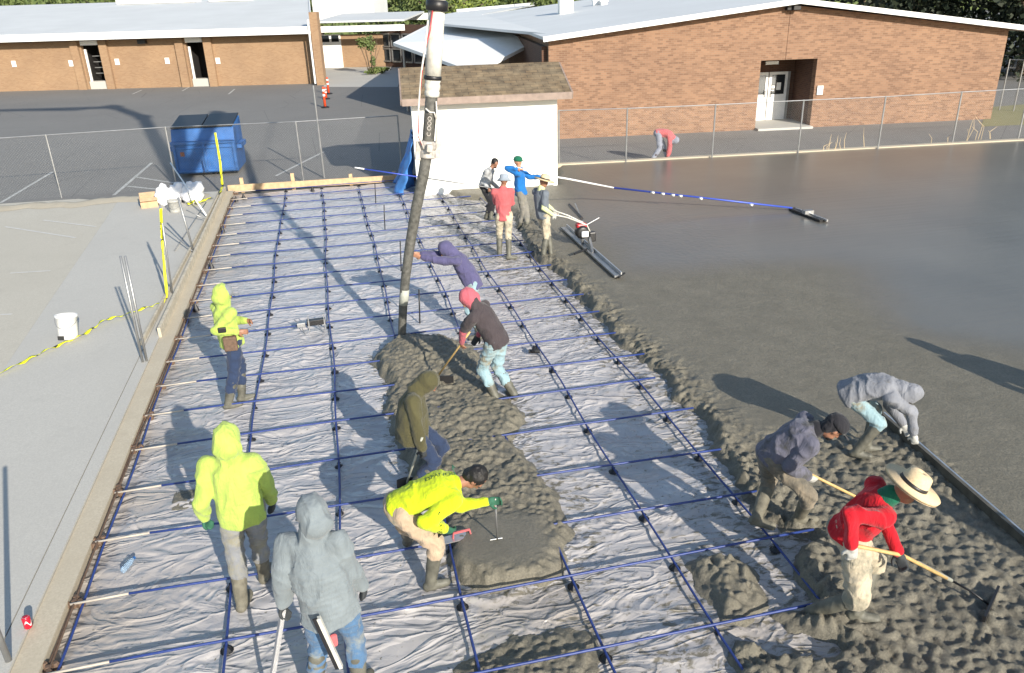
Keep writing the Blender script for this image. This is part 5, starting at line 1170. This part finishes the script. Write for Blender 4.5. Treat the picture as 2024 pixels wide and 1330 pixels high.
# yellow shirt printing
def stick(obj_fn, text, a, b, nrm_, size, mat, root, name, off):
    a, b = np.array(a), np.array(b); x = Vector(nrm(b-a)); z = Vector(nrm(nrm_)); z = (z-x*z.dot(x)).normalized(); y = z.cross(x); o = textobj(text, size, mat, root, name)
    o.matrix_local = Matrix.Translation(Vector(root_rel(root, (a+b)/2))+z*off) @ Matrix((x, y, z)).transposed().to_4x4(); return o
def root_rel(root, p): return tuple(np.array(p)-np.array(root.location))
def conform(o, target, lift=.004):
    m_ = o.modifiers.new('fit', 'SHRINKWRAP'); m_.target = target; m_.offset = lift; m_.wrap_method = 'PROJECT'; m_.use_project_z = True; m_.use_negative_direction = True; m_.use_positive_direction = True; m_.project_limit = .15
sh11 = [c for c in p11['root'].children if c.name.startswith('shirt')][0]
for c_ in (1,):
    a = p11['SH']['R']; b = p11['EL']['R']; wv = p11['WR']['R']
    t_ = stick(None, 'ESPANOLA', wv+(b-wv)*.3, a+(b-a)*.55, CC-b, .062, M['black'], p11['root'], 'sleeve_lettering', .07); conform(t_, sh11)
    mid_ = (p11['neck']+p11['pel'])/2-p11['fr']*.10
    t_ = stick(None, 'ESPANOLA', p11['pel']+(p11['neck']-p11['pel'])*.55+np.array([0, 0, .15]), p11['neck']+np.array([0, 0, .15]), np.array([0, -.4, 1.]), .06, M['green'], p11['root'], 'back_print', .03); conform(t_, sh11)
# tool pouch, clip and small kit on the standing yellow hoodie
q = p7['pel']; r0 = p7['root']
MB().box(root_rel(r0, q+np.array([.02, -.21, .02])), (.17, .08, .2)).build('tool_pouch', M['rust'], r0, bevel=.02)
mb = MB(); mb.box(root_rel(r0, p7['EL']['R']+np.array([.09, -.07, .02])), (.1, .04, .07)); mb.build('phone_pouch', M['black'], r0, bevel=.01)
# shovel-like tool handles ---------------------------------------------------
def tool(name, label, pts, r, mat='gold', cat='rake'):
    t = empty(name, pts[0], 0, label, cat); MB().tube([rel(p, t) for p in pts], r, 8).build('handle', M[mat], t, True); return t
# rake of the brown shirt man
a = p6['WR']['L']+np.array([.02, 0, .03]); b = G(866, 742, .2); t = tool('concrete_rake', 'rake with a yellow handle held by the brown shirt man', [a+(a-b)*.25, a, b], .014)
mb = MB(); mb.bar(rel(b+np.array([-.2, .06, -.06]), t), rel(b+np.array([.2, -.06, -.06]), t), .02, .11); mb.tube([rel(b, t), rel(b+np.array([0, 0, -.05]), t)], .012, 6); mb.build('rake_head', M['blackmetal'], t)
# rake of slate man
a = p13['WR']['L']; b = p13['WR']['R']; d = nrm(b-a); e_ = G(1735, 1003, .12)
t = tool('concrete_rake', 'wooden rake held by the masked man, passing behind the red shirt', [a-d*.05+np.array([0, 0, .03]), b+np.array([.02, 0, .03]), e_], .015)
mb = MB(); mb.bar(rel(e_+np.array([-.1, -.25, -.03]), t), rel(e_+np.array([.1, .25, -.03]), t), .02, .1); mb.build('rake_head', M['blackmetal'], t)
# rake of red man
a = p14['WR']['R']; b = p14['WR']['L']; e_ = G(1880, 1147, .22); e2 = G(1958, 1198, .12)
t = tool('concrete_rake', 'long wooden rake held by the red shirt man, its tip painted white', [a+np.array([-.04, 0, .02]), b+np.array([.03, -.02, -.02]), e_], .016)
MB().tube([rel(b+(e_-b)*.35, t), rel(e_, t)], .0185, 8).build('painted_tip', M['hosewhite'], t, True); MB().tube([rel(e_, t), rel(e_+(e2-e_)*.5+np.array([0, 0, .02]), t), rel(e2, t)], .010, 6).build('neck', M['blackmetal'], t, True)
x_ = nrm(np.cross(e2-e_, (0, 0, 1))); mb = MB(); mb.bar(rel(e2-x_*.24, t), rel(e2+x_*.24, t), .02, .12); mb.build('rake_head', M['blackmetal'], t)
# trowel and rod of the yellow shirt man
w_ = p11['WR']['R']; tz = G(905, 1062, .125)
t = empty('hand_trowel', tz, .12, 'flat steel hand float under the right hand of the yellow shirt man', 'trowel')
MB().box((.06, 0, .0), (.42, .11, .008)).build('blade', M['alu'], t); MB().tube([(-.05, 0, .0), (-.04, 0, .06), (.12, 0, .06), (.13, 0, .0)], .013, 8).build('handle', M['rose'], t, True)
p = p11['WR']['L']+p11['HD']['L'][0]*.08; q = G(983, 1067, .12); t = tool('steel_rod_tool', 'thin pale rod held upright by the yellow shirt man', [p+(p-q)*.05, q], .009, 'steel', 'rod')
mb = MB(); mb.tube([rel(q+np.array([-.07, 0, .01]), t), rel(q+np.array([.05, 0, .01]), t)], .01, 6); mb.build('foot', M['steel'], t)
# tools of the grey hoodie at the bottom
p = p9['WR']['L']+p9['HD']['L'][0]*.06; q = G(530, 1390, .02); t = tool('straightedge', 'long pale metal straightedge hanging from the left hand of the grey hoodie', [p, p+(q-p)*.02], .01, 'black', 'straightedge')
MB().bar(rel(p, t), rel(q, t), .055, .03).build('blade', M['alu'], t)
p = p9['pel']+np.array([-.06, -.22, -.05]); t = empty('spirit_level', p, .2, 'long pale level with black edge hanging behind the grey hoodie', 'level')
d_ = np.array([.10, -.03, -.38]); mb = MB(); mb.bar((0, 0, .1), d_, .035, .025); mb.build('frame', M['pipewhite'], t); mb = MB(); mb.bar((-.026, 0, .1), d_+np.array([-.026, 0, 0]), .012, .034); mb.build('edge', M['black'], t)
MB().box((.08, .02, -.16), (.06, .04, .11)).build('handle', M['rose'], t, bevel=.02)
# white handle beside olive man
p = p10['WR']['R']; q = G(803, 958, .03); t = tool('shovel', 'shovel with a pale handle held low by the olive jacket man', [p+(p-q)*.3+np.array([-.05, 0, 0]), q], .014, 'hosewhite', 'shovel')
mb = MB(); mb.lathe([(.02, 0), (.1, -.02), (.11, -.2), (.05, -.28)], c=rel(q+np.array([0, 0, .1]), t), n=12, sy=.2); mb.build('shovel_blade', M['blackmetal'], t)

# ---- long screed board on the right
a = G(1742, 822, .16); b = G(2300, 1310, .16); t = empty('screed_board', a, 0, 'long black and silver screed board reaching to the right edge', 'screed board')
M['screedgrey'] = plain('cement_smeared_screed', (.10, .092, .075), .6, .1, .4, 7); MB().bar(rel(a, t), rel(b, t), .04, .10).build('board', M['screedgrey'], t); mb = MB(); mb.bar(rel(a+np.array([.031, 0, .03]), t), rel(b+np.array([.031, 0, .03]), t), .02, .04); mb.build('edge_strip', M['alu'], t)
# ---- bull float with its long pole (held by the blue shirt man)
hd_ = G(1597, 424, .15); t = empty('bull_float', hd_, 0, 'bull float with a very long white and blue pole held by the blue shirt man', 'bull float')
P0 = p2['WR']['R']+np.array([-.05, 0, .05]); P1 = p2['WR']['L']+np.array([.02, 0, .04]); n_ = nrm(hd_-P1); u_ = (P1-P0); 
Pm = G(1213, 371, .62); Pe = G(1566, 411, .2)
MB().tube([rel(P0, t), rel(P1, t), rel(G(1120, 353, 1.05), t), rel(Pm, t)], .02, 8).build('pole_section', M['whitepaint'], t, True); M['polevblue'] = plain('blue_anodised_pole', (.05, .09, .45), .4, .3, .05)
MB().tube([rel(Pm, t), rel(G(1400, 392, .38), t), rel(Pe, t)], .022, 8).build('pole_section', M['polevblue'], t, True)
for u in (1290, 1310, 1330, 1345, 1385, 1485):
    f_ = (u-1213)/(1566-1213); c_ = Pm+(Pe-Pm)*f_; MB().tube([rel(G(u-3, 380+(u-1290)*.125, .62-.42*f_), t), rel(G(u+3, 381+(u-1290)*.125, .62-.42*f_), t)], .026, 8).build('joint_ring', M['whitepaint'], t, True)
ba, bb_ = G(1566, 412, .15), G(1628, 436, .15); MB().bar(rel(ba, t), rel(bb_, t), .2, .05).build('float_blade', M['blackmetal'], t); mb = MB(); mb.box(rel((ba+bb_)/2+np.array([0, 0, .06]), t), (.22, .14, .08)); mb.build('bracket', M['steel'], t); MB().bar(rel(ba+np.array([.03, -.09, .02]), t), rel(bb_+np.array([.03, -.09, .02]), t), .03, .05).build('edge_strip', M['alu'], t)
# second pole, held by the sweatshirt man, pointing left past the shed
a = p1['WR']['R']+np.array([.05, -.05, .02]); b = onplane(701, 331, p1['root'].location, nrm(np.array([.1, 1, 0]))); mth = a+(b-a)*.5
t = empty('tool_pole', a, 0, 'long thin pole held by the sweatshirt man, pointing left past the hose', 'pole')
MB().tube([rel(a+(a-b)*.08, t), rel(mth, t)], .014, 8).build('near_section', M['steel'], t, True); MB().tube([rel(mth, t), rel(a+(b-a)*.93, t)], .016, 8).build('blue_section', M['polevblue'], t, True); MB().tube([rel(a+(b-a)*.93, t), rel(b, t)], .017, 8).build('white_end', M['whitepaint'], t, True)
# ---- power screed
cen = G(1170, 480, .13); t = empty('power_screed', cen, 0, 'vibrating power screed with a red and silver engine and a long steel blade', 'power screed')
A, Bq = G(1115, 450, .16), G(1222, 546, .16); MB().bar(rel(A, t), rel(Bq, t), .14, .035).build('blade', M['steel'], t); MB().bar(rel(A+np.array([.06, 0, .04]), t), rel(Bq+np.array([.06, 0, .04]), t), .02, .07).build('blade_rail', M['alu'], t)
MB().tube([rel(Bq+np.array([-.02, -.06, .0]), t), rel(Bq+np.array([.15, .08, .02]), t)], .02, 8).build('end_bar', M['blackmetal'], t)
ec = G(1150, 458, .45); mb = MB(); mb.lathe([(.10, -.09), (.14, -.07), (.14, .05), (.11, .09), (.05, .1)], c=rel(ec, t), n=18, R=np.array(Matrix.Rotation(math.pi/2, 3, 'X'))); mb.build('engine', M['blackmetal'], t, True, bevel=.01)
MB().box(rel(ec+np.array([.0, .04, .12]), t), (.22, .16, .1)).build('fuel_tank', M['redpaint'], t, bevel=.03); MB().box(rel(ec+np.array([.03, -.12, -.02]), t), (.15, .06, .12)).build('recoil_cover', M['whitepaint'], t, bevel=.02); MB().box(rel(ec+np.array([.2, -.05, -.1]), t), (.14, .14, .2)).build('exciter', M['blackmetal'], t, bevel=.02)
mb = MB(); mb.tube([rel(ec+np.array([.0, 0, -.08]), t), rel(G(1152, 482, .17), t)], .03, 8); mb.tube([rel(ec+np.array([.15, 0, -.08]), t), rel(G(1172, 500, .17), t)], .03, 8); mb.build('leg', M['steel'], t)
hL, hR = p4['WR']['L'], p4['WR']['R']; 
for hnd, dz_ in ((hL, .1), (hR, -.02)):
    MB().tube([rel(hnd+np.array([-.06, -.03, .03]), t), rel(hnd+(ec-hnd)*.5+np.array([0, 0, .12]), t), rel(ec+np.array([.1, dz_, .14]), t), rel(ec+np.array([.22, dz_, -.12]), t)], .014, 8).build('handlebar', M['pipewhite'], t, True)
MB().tube([rel(ec+np.array([.12, .1, .1]), t), rel(ec+np.array([.42, .15, .22]), t)], .012, 6).build('kickstand', M['steel'], t); MB().tube([rel(G(1125, 405, .75), t), rel(G(1150, 432, .7), t)], .035, 8).build('grip_bar', M['blackmetal'], t); MB().tube([rel(G(1137, 402, .7), t), rel(G(1155, 445, .55), t)], .012, 6).build('grip_rod', M['steel'], t)
MB().tube([rel(G(1135, 502, .2), t), rel(G(1160, 492, .2), t)], .02, 6).build('foot_bar', M['blackmetal'], t)

# ---- two people just outside the picture whose shadows fall into it
def shadow_copy(src, tip, lb, hgt_=1.7):
    c = copy_tree(src['root']); g = G(*tip, .1); c.location = (g[0]-sdv[0]*hgt_, g[1]-sdv[1]*hgt_, .08); c['label'] = lb; return c
shadow_copy(p7, (1800, 975), 'man outside the lower right corner, casting the broad shadow on rough concrete')
g = G(1725, 658, .12); ps = (g[0]-sdv[0]*1.9, g[1]-sdv[1]*1.9)
c = copy_tree(p8['root']); c.location = (ps[0]+.2, ps[1], .08); c['label'] = 'man outside the right edge, casting the long shadow on the smooth slab'
